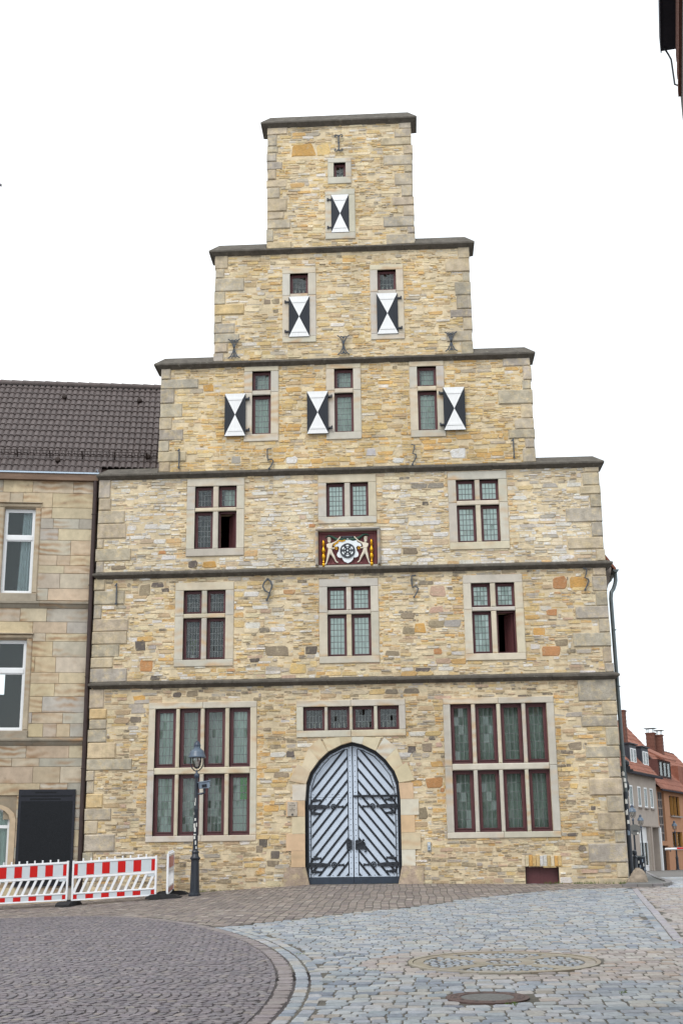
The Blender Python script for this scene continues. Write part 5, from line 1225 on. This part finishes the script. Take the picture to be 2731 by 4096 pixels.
# ---------------------------------------------------------------- barriers, feet, lamp, boulder
def barrier(A, B, zA, zB, h, label, full=True):
    A3, B3 = Vector((A[0], A[1], zA)), Vector((B[0], B[1], zB)); d = (B3-A3); L = d.length; u = d.normalized(); flat = Vector((u.x, u.y, 0)).normalized(); nrm = Vector((-flat.y, flat.x, 0))
    M = Matrix(((u.x, nrm.x, 0, A3.x), (u.y, nrm.y, 0, A3.y), (u.z, nrm.z, 1, A3.z), (0, 0, 0, 1)))
    r = empty('construction_barrier', tuple((A3+B3)/2), label, 'barrier', 'red and white barrier panels')
    def B_(mb, n, m): return mb.xform(M).build(n, m, r)
    H = lambda f: h*f
    for x in (0, L-.045): B_(MB().cbox(x, x+.045, -.025, .025, 0, h+.02, .006), 'post', 'plastic_white')
    for n, a, b, t in (('top_rail', .945, 1.0, .022), ('middle_rail', .565, .62, .022), ('lower_rail', .165, .205, .022), ('bottom_rail', 0, .035, .022)):
        B_(MB().cbox(.045, L-.045, -t, t, H(a), H(b), .006), n, 'plastic_white')
    for a, b, w in ((.645, .935, .092), (.045, .155, .092)):
        B_(MB().box(.046, L-.046, -.008, .008, H(a-.02), H(b+.01)), 'board', 'sheet_white')
        x0s = [.045]+[.045+(L-.09)*f for f in (.152, .346, .540, .733)]+[L-.045-.088]
        for k, x in enumerate(x0s):
            ww = .088 if k in (0, 5) else .185
            B_(MB().box(x, x+ww, -.0115, .0115, H(a), H(b)), 'red_stripe', 'sheet_red')
    n = 11; p = (L-.09)/n
    for k in range(-1, n+1):                # slanted white bars of the lattice
        x = .045+p*k; dx = .155; hw = .032; q = [(x-hw, H(.20)), (x+hw, H(.20)), (x+dx+hw, H(.57)), (x+dx-hw, H(.57))]
        q = clip_convex(q, [(.045, H(.2)), (L-.045, H(.2)), (L-.045, H(.57)), (.045, H(.57))])
        if len(q) >= 3: B_(MB().prism(q, -.012, .012), 'lattice_bar', 'plastic_white')
    B_(MB().cbox(L-.045-.17, L-.05, -.014, .014, H(.50), H(.60), .004), 'name_plate', 'sheet_white')
    for k in range(9 if full else 9):
        x = .045+(L-.09)*(.108+.0975*k); B_(MB().cbox(x-.017, x+.017, -.012, .012, h, h+.062, .008), 'pin', 'plastic_white')
    return r
barrier((-6.645, -2.1), (-4.605, -2.1), -.262, -.163, .905, 'red and white barrier panel between the slate tablet and the lamp post')
barrier((-8.78, -2.05), (-6.735, -2.1), -.335, -.255, .90, 'red and white barrier panel in front of the slate tablet')
barrier((-4.355, -2.06), (-4.56, -.2), -.15, -.075, .93, 'barrier panel turned end on towards the stone wall')
def foot(c, ang, label, l=.82):
    z = Gz(*c); r = empty('rubber_block', (c[0], c[1], z), label, 'barrier foot', 'black rubber barrier feet')
    M = Matrix.Translation((c[0], c[1], z+.006)) @ Matrix.Rotation(R(ang), 4, 'Z')
    prof = [(-l/2, 0), (l/2, 0), (l/2, .045), (l/2-.12, .105), (.12, .115), (-.12, .115), (-l/2+.12, .105), (-l/2, .045)]
    MB().prism(prof, -.17, .17).xform(M).build('block', 'rubber', r)
    for x in (-.22, .1): MB().box(x, x+.13, -.10, .10, .108, .116).xform(M).build('recess_patch', 'black_paint', r)  # black patches on top stand in for the shade of hollows
    MB().box(-.05, .05, -.04, .04, .11, .15).xform(M).build('socket', 'rubber', r)
foot((-6.69, -2.12), 82, 'black rubber foot joining the two barrier panels'); foot((-4.42, -2.12), -4, 'long black rubber foot beside the lamp post under the barrier end'); foot((-4.5, -.62), 0, 'black rubber foot against the stone wall behind the end barrier'); foot((-8.85, -2.06), 82, 'black rubber foot under the far end of the barrier row')
def street_lamp(c, label):
    x, y = c; z = Gz(x, y); r = empty('street_lamp', (x, y, z), label, 'street lamp', 'old style street lamps'); b = (x, y, z)
    MB().lathe([(.15, 0), (.15, .05), (.125, .07), (.12, .10)], b, 8).build('plinth', 'lamp_dark', r)
    MB().lathe([(.115, .10), (.113, .14), (.095, .84), (.100, .86)], b, 24, lambda i, k: 1.0 if k % 2 else .93).build('fluted_base', 'lamp_dark', r)
    MB().lathe([(.100, .84), (.125, .87), (.125, .89), (.09, .93), (.075, .99), (.092, 1.02), (.085, 1.05), (.062, 1.07)], b, 20).build('collar', 'lamp_dark', r, smooth=True)
    MB().lathe([(.062, 1.06), (.052, 2.0), (.056, 2.02), (.056, 2.05), (.050, 2.07), (.044, 2.78)], b, 16).build('shaft', 'lamp_dark', r, smooth=True)
    MB().lathe([(.045, 2.78), (.064, 2.81), (.064, 2.85), (.05, 2.88), (.025, 2.91), (.018, 2.97)], b, 16).build('head_collar', 'lamp_paint', r, smooth=True)
    for s in (-1, 1): MB().tube([(x, y, z+2.94), (x+s*.06, y, z+2.96), (x+s*.125, y, z+3.03), (x+s*.155, y, z+3.12), (x+s*.155, y, z+3.30)], .014, 6).build('fork_arm', 'lamp_dark', r, smooth=True)
    MB().lathe([(.02, 3.00), (.06, 3.02), (.095, 3.08), (.112, 3.16), (.118, 3.27), (.115, 3.29)], b, 18).build('glass_globe', 'lamp_glass', r, smooth=True)
    MB().lathe([(.03, 3.05), (.045, 3.09), (.04, 3.16), (.012, 3.26)], b, 10).build('lamp_bulb', 'sticker', r, smooth=True)
    MB().lathe([(.10, 3.275), (.215, 3.265), (.222, 3.285), (.205, 3.30), (.19, 3.38), (.165, 3.43), (.12, 3.47), (.085, 3.50), (.08, 3.54)], b, 24).build('lamp_hat', 'lamp_hat', r, smooth=True)
    MB().lathe([(.086, 3.54), (.09, 3.56), (.084, 3.59), (.06, 3.64), (.025, 3.675), (.008, 3.68)], b, 16).build('finial', 'lamp_paint', r, smooth=True)
    return r
LAMP = street_lamp((-3.735, -1.83), 'old style blue-black lamp post with a camera box beside the left window')
def far_lamp(x, y, label):
    o = copy_tree(LAMP); o.location = (x, y, Gz(x, y)+.03); o['label'] = label; return o
L1 = far_lamp(13.9, 40.0, 'far lamp post carrying a round sign seen from behind'); far_lamp(16.96, 55.0, 'far lamp post standing before the white shop window'); far_lamp(22.0, 69.0, 'far lamp post standing before the orange house')
def lamp_extras():
    x, y = -3.735, -1.83; z = Gz(x, y); b = LAMP
    bx = empty('sensor_box', (x+.2, y, z+2.55), parent=LAMP)
    M = Matrix.Translation((x+.205, y-.06, z+2.60)) @ Matrix.Rotation(R(22), 4, 'Z') @ Matrix.Rotation(R(-8), 4, 'Y')
    MB().hull([(-.12, -.10, -.07), (.10, -.10, -.08), (-.12, .12, -.07), (.10, .12, -.08), (-.13, -.10, .08), (.12, -.10, .07), (-.13, .12, .08), (.12, .12, .07)]).xform(M).build('box_body', 'blue_grey_box', bx)
    MB().box(-.145, .135, -.12, .14, .078, .098).xform(M).build('box_lid', 'blue_grey_box', bx); MB().box(-.09, .03, -.113, -.099, -.05, .02).xform(M).build('lens_window', 'black_paint', bx)
    MB().tube([(x, y, z+2.40), (x+.12, y, z+2.40), (x+.2, y-.03, z+2.42), (x+.2, y-.05, z+2.54)], .026, 8).build('bracket_arm', 'lamp_paint', bx)
    random.seed(3)
    for k, (zz, a, hh, aw) in enumerate(((1.20, 4.9, .09, .5), (1.33, 4.4, .07, .8), (1.42, 4.5, .03, 1.0), (1.50, 4.5, .10, .8), (1.62, 5.2, .09, .5), (1.60, 4.2, .10, .7), (1.76, 4.6, .06, .7), (1.9, 3.9, .06, .3), (2.12, 4.3, .08, .5), (2.2, 4.5, .10, .35), (1.10, 5.2, .06, .5))):
        v = []; rr = .0615-.0105*(zz-1.06)
        for q in range(5): an = a-aw/2+aw*q/4; v += [(x+rr*1.03*math.cos(an)+.0, y+rr*1.03*math.sin(an), z+zz), (x+rr*1.03*math.cos(an), y+rr*1.03*math.sin(an), z+zz+hh)]
        MB().add(v, [(2*q, 2*q+2, 2*q+3, 2*q+1) for q in range(4)]).build('sticker', 'sticker', LAMP)
lamp_extras()
def sign_back():
    x, y = 13.9, 40.0; z = Gz(x, y); r = empty('round_sign', (x+.05, y-.1, z+2.1), 'round traffic sign seen from its grey back on a far lamp post', 'traffic sign')
    MB().tube([(x+.06, y-.09, z+2.33), (x+.06, y-.06, z+2.33)], .30, 28).build('sign_plate', 'concrete', r)
    MB().box(x-.06, x+.18, y-.14, y-.09, z+2.28, z+2.32).build('clamp', 'zinc', r); MB().tube([(x+.2, y-.095, z+2.14), (x+.2, y-.1, z+2.14)], .055, 10).build('sticker', 'sticker', r)
sign_back()
def boulder():
    bm = bmesh.new(); bmesh.ops.create_icosphere(bm, subdivisions=4, radius=1)
    for v in bm.verts:
        p = v.co; n = .10*math.sin(3.1*p.x+1.7*p.y)+.08*math.sin(4.3*p.z-2.2*p.x)+.04*math.sin(9*p.y+7*p.z)+.02*math.sin(17*p.x+13*p.z)
        k = 1+n; up = max(p.z, -1); wd = .30-.10*max(up, 0)
        v.co = Vector((7.06+p.x*wd*k-.04*up, -.12+p.y*.24*k, -.12+(p.z*.43 if p.z > 0 else p.z*.1)*k))
    me = bpy.data.meshes.new('guard_stone'); bm.to_mesh(me); bm.free(); me.materials.append(MATS['rock']); me.polygons.foreach_set('use_smooth', [True]*len(me.polygons))
    tag(link('guard_stone', me), 'rough brown guard boulder at the foot of the right house corner', 'boulder')
boulder()
def street_bits():
    x, y = 9.68, 14.5; z = Gz(x, y)+.05; r = empty('litter_bin', (x, y, z), 'dark green sticker covered litter bin by the corner downpipe', 'litter bin')
    MB().lathe([(.17, 0), (.19, .03), (.215, .68), (.22, .70), (.2, .72)], (x, y, z), 18).build('bin_body', 'lamp_dark', r, smooth=True); MB().lathe([(.223, .66), (.23, .68), (.223, .70)], (x, y, z), 18).build('rim', 'zinc', r)
    for k in range(7):
        a = 4.1+.2*k; zz = z+.1+.5*((k*37) % 10)/10; v = []
        for q in range(3): an = a+q*.1; rr = .2+.03*(zz-z)/.7+.006; v += [(x+rr*math.cos(an), y+rr*math.sin(an), zz), (x+rr*math.cos(an), y+rr*math.sin(an), zz+.10)]
        MB().add(v, [(0, 2, 3, 1), (2, 4, 5, 3)]).build('sticker', 'sticker' if k % 2 else 'blue_grey_box', r)
    x, y = 9.09, 12.0; z = Gz(x, y)+.05; r = empty('bollard', (x, y, z), 'black iron bollard with a ball top beside the litter bin', 'bollard')
    MB().lathe([(.10, 0), (.10, .08), (.085, .10), (.075, .62), (.10, .64), (.10, .67), (.05, .70), (.045, .73)], (x, y, z), 14).build('post', 'lamp_dark', r, smooth=True)
    MB().lathe([(.03, .72), (.075, .75), (.092, .81), (.075, .87), (.02, .90)], (x, y, z), 14).build('ball', 'lamp_dark', r, smooth=True)
    y = 20.0; z = .885; r = empty('boom_barrier', (17, y, Gz(17, y)), 'red and white boom barrier across the side street', 'barrier')
    MB().tube([(11.68, y, z), (17.2, y, z+.05)], .045, 10).build('boom', 'plastic_white', r, smooth=True)
    for k in range(5): a = 12.15+1.1*k; MB().tube([(a, y, z+.004+.009*(a-11.7)), (a+.9, y, z+.004+.009*(a+.9-11.7))], .047, 10).build('red_band', 'sheet_red', r, smooth=True)
    MB().box(16.95, 17.3, y-.15, y+.15, Gz(17, y)-.02, 1.15).build('boom_post', 'sheet_red', r)
street_bits()

# ---------------------------------------------------------------- houses along the side street
HB = Vector((19.69, 66.0, 0)); HD = Vector((math.sin(R(25)), math.cos(R(25)), 0)); HN = Vector((-math.cos(R(25)), math.sin(R(25)), 0))
MH = Matrix(((HD.x, HN.x, 0, HB.x), (HD.y, HN.y, 0, HB.y), (0, 0, 1, 0), (0, 0, 0, 1))); KH = 1.356
sA = lambda s, w=0: s*KH+3.84*w
zA = lambda z, w=0: .567+(z-.567)*KH*(1+.04*w)
def hb(mb, n, m, par, **k): return mb.xform(MH).build(n, m, par, **k)
GB = -.40
def sloped_roof(par, s0, s1, ze, zr, wr, matn, nrow, overhang=.35):
    for side in (0, 1):
        mb = MB(); tn = (zr-ze)/wr
        for k in range(nrow):
            t0, t1 = k/nrow, (k+1)/nrow+.015; w0, w1 = -overhang+(wr+overhang)*t0, -overhang+(wr+overhang)*t1; z0, z1 = ze-overhang*tn+(zr-ze+overhang*tn)*t0, ze-overhang*tn+(zr-ze+overhang*tn)*t1
            nn = int((s1-s0)/.5); v = []
            for i in range(nn+1):
                s = s0+(s1-s0)*i/nn; b = .04*(i % 2)
                ww0, ww1 = (w0, w1) if not side else (2*wr-w0, 2*wr-w1); v += [(s, ww0, z0+.09+b), (s, ww1, z1+.03+b), (s, ww0, z0+.0)]
            mb.add(v, [(3*i, 3*i+3, 3*i+4, 3*i+1) for i in range(nn)]+[(3*i+2, 3*i+5, 3*i+3, 3*i) for i in range(nn)])
        hb(mb, 'roof', matn, par)
def hwin(par, s0, s1, z0, z1, fm='pvc', split=1, glass='clear_glass', sill=True, depth=.12):
    w = empty('window', tuple(MH @ Vector(((s0+s1)/2, 0, z0))), parent=par)
    f = MB(); ring_bars(f, s0, s1, z0, z1, .10, -.02+depth-.1, .05+depth-.1)
    for k in range(1, split): c = s0+(s1-s0)*k/split; f.box(c-.05, c+.05, -.02+depth-.1, .05+depth-.1, z0+.1, z1-.1)
    hb(f, 'frame', fm, w); hb(MB().box(s0+.1, s1-.1, depth-.08, depth-.07, z0+.1, z1-.1), 'pane', glass, w); hb(MB().box(s0+.05, s1-.05, depth-.04, depth-.03, z0+.05, z1-.05), 'dark_backing', 'dark_wood', w)  # dark sheet behind the pane stands in for an unlit room
    if sill: hb(MB().box(s0-.08, s1+.08, -.14, .0, z0-.12, z0-.01), 'sill', 'grey_wood', w)
    return w
def street_houses():
    g = empty('grey_house', tuple(MH @ Vector((-4, 0, GB))), 'grey rendered house with red tile roof and slate dormers', 'house', 'houses along the side street')
    s0, s1 = -14, sA(1.62); ze = zA(5.1)
    m = MB(); op = [(sA(-2.64), sA(-.55), GB, zA(2.2)), (sA(-.2), sA(1.45), GB, zA(2.18))]+[(sA(a), sA(b), zA(3.24), zA(4.33)) for a, b in ((-4.1, -3.38), (-2.41, -1.75), (-1.09, -.42), (.17, .85))]
    xs = sorted({s0, s1} | {q[0] for q in op} | {q[1] for q in op}); zs = sorted({GB-.3, ze} | {q[2] for q in op} | {q[3] for q in op})
    for a, b in zip(zs[:-1], zs[1:]):
        for c, d in zip(xs[:-1], xs[1:]):
            if not any(q[0] < (c+d)/2 < q[1] and q[2] < (a+b)/2 < q[3] for q in op): m.box(c, d, .0, .4, a, b)
    m.box(s0, s1, 8.3, 8.4, GB, ze); m.box(s0, s0+.1, .4, 8.3, GB, ze); m.box(s1-.3, s1, .4, 8.3, GB, ze+.2); hb(m, 'wall', 'plaster_grey', g)
    for a, b in ((-4.1, -3.38), (-2.41, -1.75), (-1.09, -.42), (.17, .85)): hwin(g, sA(a), sA(b), zA(3.24), zA(4.33))
    hb(MB().box(s0, s1, -.10, 0, zA(2.22), zA(2.30)), 'cornice', 'plaster_grey', g)
    hb(MB().box(sA(-2.64), sA(-.55), .22, .28, zA(1.42), zA(2.2)), 'shop_fascia', 'white_paint', g)
    sw = hwin(g, sA(-2.64), sA(-.55), zA(.1), zA(1.42), split=3, depth=.3, sill=False); hb(MB().box(sA(-2.64), sA(-.55), .2, .3, GB, zA(.1)), 'shop_plinth', 'white_paint', g)
    hb(MB().box(sA(-.2), sA(1.45), 1.6, 1.7, GB, zA(2.18)), 'entrance_back', 'grey_wood', g)
    for k in range(14): z = GB+.05+.22*k; hb(MB().box(sA(-.2)+.02, sA(-.2)+1.0, 1.4, 1.58, z, z+.2), 'entrance_slat', 'pvc', g)
    hb(MB().box(sA(-.42), sA(-.24), -.12, .1, GB, zA(2.2)), 'pilaster', 'plaster_grey', g); hb(MB().box(sA(1.46), s1+.05, -.14, .1, GB, zA(2.2)), 'pilaster', 'pvc', g)
    sloped_roof(g, s0, s1+.3, ze+.15, 12.3, 4.6, 'red_tile', 16)
    hb(MB().box(s0, s1+.3, -.55, -.40, ze-.28, ze-.14), 'gutter', 'dark_soffit', g); hb(MB().box(s0, s1+.2, -.42, .0, ze-.12, ze-.05), 'soffit', 'dark_wood', g)
    for a, b in ((-4.72, -2.12), (-1.12, .47)):
        w = .55; x1 = sA(b, w); x0 = x1-1.95; d = empty('dormer', tuple(MH @ Vector((x0, w, 7))), parent=g)
        z0, z1 = zA(5.45, w)+.05, zA(6.55, w)
        hb(MB().box(x0, x1, w, w+2.0, z0, z1), 'dormer_body', 'slate_clad', d); hb(MB().box(x0-.1, x1+.1, w-.15, w+2.2, z1, z1+.08), 'dormer_roof', 'slate_clad', d)
        for q in range(2):
            c0 = x0+.2+q*.8; f = MB(); ring_bars(f, c0, c0+.72, z0+.12, z1-.3, .08, w-.05, w+.02); hb(f, 'frame', 'pvc', d); hb(MB().box(c0+.08, c0+.64, w-.02, w-.01, z0+.2, z1-.38), 'pane', 'clear_glass', d)
        hb(MB().hull([(x0-.1, w-.35, z0-.28), (x1+.1, w-.35, z0-.28), (x0-.1, w, z0+.02), (x1+.1, w, z0+.02), (x0-.1, w, z0-.1), (x1+.1, w, z0-.1)]), 'lead_apron', 'zinc_edge', d)
    def chim(par, s, w, z0, z1, a, b, cap=False):
        o = MB(); n = int((z1-z0)/.16)
        for k in range(n): z = z0+k*.16; e = .012 if k % 2 else 0; o.box(s-a+e, s+a-e, w-b+e, w+b-e, z, z+.157)
        o.box(s-a-.05, s+a+.05, w-b-.05, w+b+.05, z0+n*.16, z0+n*.16+.1); q = hb(o, 'chimney', 'brick', par)
        if cap:
            t = z0+n*.16+.1
            for i in (-1, 1):
                for j in (-1, 1): hb(MB().box(s+i*a*.7-.02, s+i*a*.7+.02, w+j*b*.7-.02, w+j*b*.7+.02, t, t+.35), 'cap_leg', 'zinc', q)
            hb(MB().box(s-a-.12, s+a+.12, w-b-.12, w+b+.12, t+.35, t+.39), 'chimney_cap', 'zinc', q)
    o2 = empty('orange_house', tuple(MH @ Vector((8, 0, GB))), 'orange rendered house with a glass block strip and tile roof', 'house', 'houses along the side street')
    a0, a1 = s1+.01, sA(8.9); ze2 = zA(4.5)
    m = MB(); op = [(sA(4.63), sA(7.1), zA(2.95), zA(4.1)), (sA(1.93), sA(3.42), zA(1.46), zA(4.25)), (sA(4.76), sA(7.2), zA(1.15), zA(2.02)), (sA(1.95), sA(3.6), GB, zA(1.22))]
    xs = sorted({a0, a1} | {q[0] for q in op} | {q[1] for q in op}); zs = sorted({GB-.3, ze2} | {q[2] for q in op} | {q[3] for q in op})
    for a, b in zip(zs[:-1], zs[1:]):
        for c, d in zip(xs[:-1], xs[1:]):
            if not any(q[0] < (c+d)/2 < q[1] and q[2] < (a+b)/2 < q[3] for q in op): m.box(c, d, .05, .45, a, b)
    m.box(a0, a1, 7.6, 7.7, GB, ze2); m.box(a1-.3, a1, .45, 7.6, GB, ze2); hb(m, 'wall', 'plaster_orange', o2)
    q = op[1]; gl = MB(); hb(MB().box(q[0], q[1], .30, .34, q[2], q[3]), 'glass_blocks', 'slate_clad', o2)
    for k in range(4): c = q[0]+(q[1]-q[0])*k/3; gl.box(c-.04, c+.04, .22, .30, q[2], q[3])
    for k in range(7): c = q[2]+(q[3]-q[2])*k/6; gl.box(q[0], q[1], .23, .30, c-.05, c+.05)
    hb(gl, 'grid_bars', 'grey_wood', o2)
    for q, m_ in ((op[0], 3), (op[2], 2)):
        w = hwin(o2, q[0], q[1], q[2], q[3], 'dark_wood', m_, depth=.32)
        for k in range(m_): c = q[0]+(q[1]-q[0])*(k+1)/m_; hb(MB().box(c-.10, c+.0, .06, .3, q[2]+.02, q[3]-.02), 'reveal', 'ochre', w)
    q = op[3]; dr = hb(MB().box(q[0], q[1], .30, .36, GB, q[3]), 'door', 'dark_wood', o2); hb(MB().box(q[1]-.3, q[1]-.25, .24, .3, GB+1.0, GB+1.1), 'door_handle', 'zinc', dr)
    hb(MB().box(q[1]+.25, q[1]+.5, .0, .05, GB+1.4, GB+1.75), 'letter_box', 'dark_wood', o2)
    sloped_roof(o2, a0, a1+.2, ze2+.2, 11.9, 5.0, 'red_tile', 14); hb(MB().box(a0, a1+.2, -.5, -.36, ze2-.32, ze2-.2), 'gutter', 'dark_soffit', o2)
    w = .5; x0, x1 = sA(2.5, w), sA(5.6, w); d = empty('dormer', tuple(MH @ Vector((x0, w, 7))), parent=o2); z0, z1 = zA(5.05, w), zA(6.1, w)
    hb(MB().box(x0, x1, w, w+2.5, z0, z1), 'dormer_body', 'brown_clad', d); hb(MB().hull([(x0-.2, w-.4, z1), (x1+.3, w-.4, z1), (x0-.2, w-.4, z1+.12), (x1+.3, w-.4, z1+.12), (x0-.2, w+3.2, z1+2.0), (x1+.3, w+3.2, z1+2.0), (x0-.2, w+3.2, z1+1.8), (x1+.3, w+3.2, z1+1.8)]), 'dormer_roof', 'red_tile', d)
    for k in range(3): c0 = x0+.3+k*(x1-x0-.5)/3; f = MB(); ring_bars(f, c0, c0+(x1-x0-.8)/3, z0+.1, z1-.12, .08, w-.06, w+.02); hb(f, 'frame', 'dark_wood', d); hb(MB().box(c0+.08, c0+(x1-x0-.8)/3-.08, w-.02, w-.01, z0+.18, z1-.2), 'pane', 'clear_glass', d)
    o3 = empty('tile_hung_house', tuple(MH @ Vector((16, 0, GB))), 'far house hung with orange tiles beyond the orange house', 'house', 'houses along the side street')
    b0, b1 = a1+.02, a1+12; ze3 = zA(4.4); m = MB(); m.box(b0, b1, .1, 7, GB-.3, ze3); hb(m, 'wall', 'plaster_orange', o3); sloped_roof(o3, b0, b1, ze3+.1, 9.9, 3.6, 'red_tile', 12)
    hb(MB().box(b0, b0+4, .5, 3, ze3-.2, ze3+2.3), 'dormer', 'red_tile', o3); hwin(o3, b0+1, b0+2.4, zA(1.4), zA(3.2), 'dark_wood', 2, depth=.0); hwin(o3, b0+4, b0+5.4, zA(1.4), zA(3.2), 'dark_wood', 2, depth=.0)
    chim(g, -.2, 1.6, 8.2, 11.7, .30, .25)
    for s, w, z1, a, b, c in ((14.0, 3.1, 11.2, .34, .36, True), (14.6, 2.5, 10.9, .32, .26, True)): chim(o2, s, w, 8.0, z1, a, b, c)
street_houses()

# ---------------------------------------------------------------- near building on the right, seen only at its eaves
def near_building():
    an = R(11.3); d = Vector((math.sin(an), math.cos(an), 0)); n = Vector((math.cos(an), -math.sin(an), 0)); o = Vector((5.335, -18.0, 0))
    M = Matrix(((n.x, d.x, 0, o.x), (n.y, d.y, 0, o.y), (0, 0, 1, 0), (0, 0, 0, 1)))
    r = empty('corner_house', tuple(M @ Vector((3, -5, -.6))), 'dark eaves of a tall brick house with a thin downpipe at its corner', 'house')
    MB().box(0, 7, -14, 0, -1.2, 11.2).xform(M).build('wall', 'dark_wood', r)
    MB().box(-.19, 7, -14, .06, 11.21, 11.27).xform(M).build('soffit', 'dark_soffit', r); MB().box(-.20, -.185, -14, .07, 11.19, 11.45).xform(M).build('fascia', 'dark_soffit', r)
    MB().hull([(-.2, -14, 11.28), (-.2, .06, 11.28), (7.2, .06, 11.28), (7.2, -14, 11.28), (3.5, .06, 15), (3.5, -14, 15)]).xform(M).build('roof', 'red_tile', r)
    for k in range(3): MB().box(-.014-.012*k, 0, -14, -.1-.05*k, 10.9-.3*k, 11.0-.3*k).xform(M).build('brick_band', 'brick', r)
    MB().tube([(-.15, -.02, 11.2), (-.10, .03, 11.12), (-.07, .05, 11.05), (-.055, .05, 10.66), (.04, .05, 10.6), (.05, .05, 10.5), (.05, .05, -.6)], .013, 8).xform(M).build('downpipe', 'lamp_dark', r)
near_building()
def mast():
    x, y = -9.9, -3.0; z = Gz(x, y); r = empty('added_mast', (x, y, z), 'added grey mast with a short side arm ending in a flared cap', 'mast')  # mast added out of view to carry the visible arm end
    MB().lathe([(.10, 0), (.09, 2), (.05, 18.7)], (x, y, z), 12).build('pole', 'zinc', r, smooth=True)
    MB().tube([(x, y, 18.42), (-9.235, y, 18.42), (-9.21, y, 18.42), (-9.18, y, 18.42)], [.02, .02, .045, .05], 10).build('arm', 'zinc', r, smooth=True)
mast()
def grass():
    mb = MB()
    for cx, cy, n, sp in ((5.0, -.10, 60, .25), (5.75, -.12, 150, .28), (6.72, -.14, 120, .12), (-3.6, -.12, 60, .35), (6.2, -.2, 40, .3), (2.3, -20.98, 40, .06), (.05, -16.6, 30, .05), (1.0, -18.4, 20, .05), (3.4, -20.3, 20, .04), (1.5, -15.0, 20, .05)):
        for k in range(n):
            x, y = cx+random.uniform(-sp, sp), cy+random.uniform(-.05, .05); h = random.uniform(.02, .09 if cy > -2 else .035); a = random.random()*6.28; w = .006; z = Gz(x, y); dx, dy = random.uniform(-.03, .03), random.uniform(-.03, .03)
            mb.add([(x-w*math.cos(a), y-w*math.sin(a), z), (x+w*math.cos(a), y+w*math.sin(a), z), (x+dx, y+dy, z+h)], [(0, 1, 2)])
    tag(mb.build('grass', 'grass', kind='stuff'), 'thin green grass and moss growing in joints and along the wall foot', 'grass')
grass()
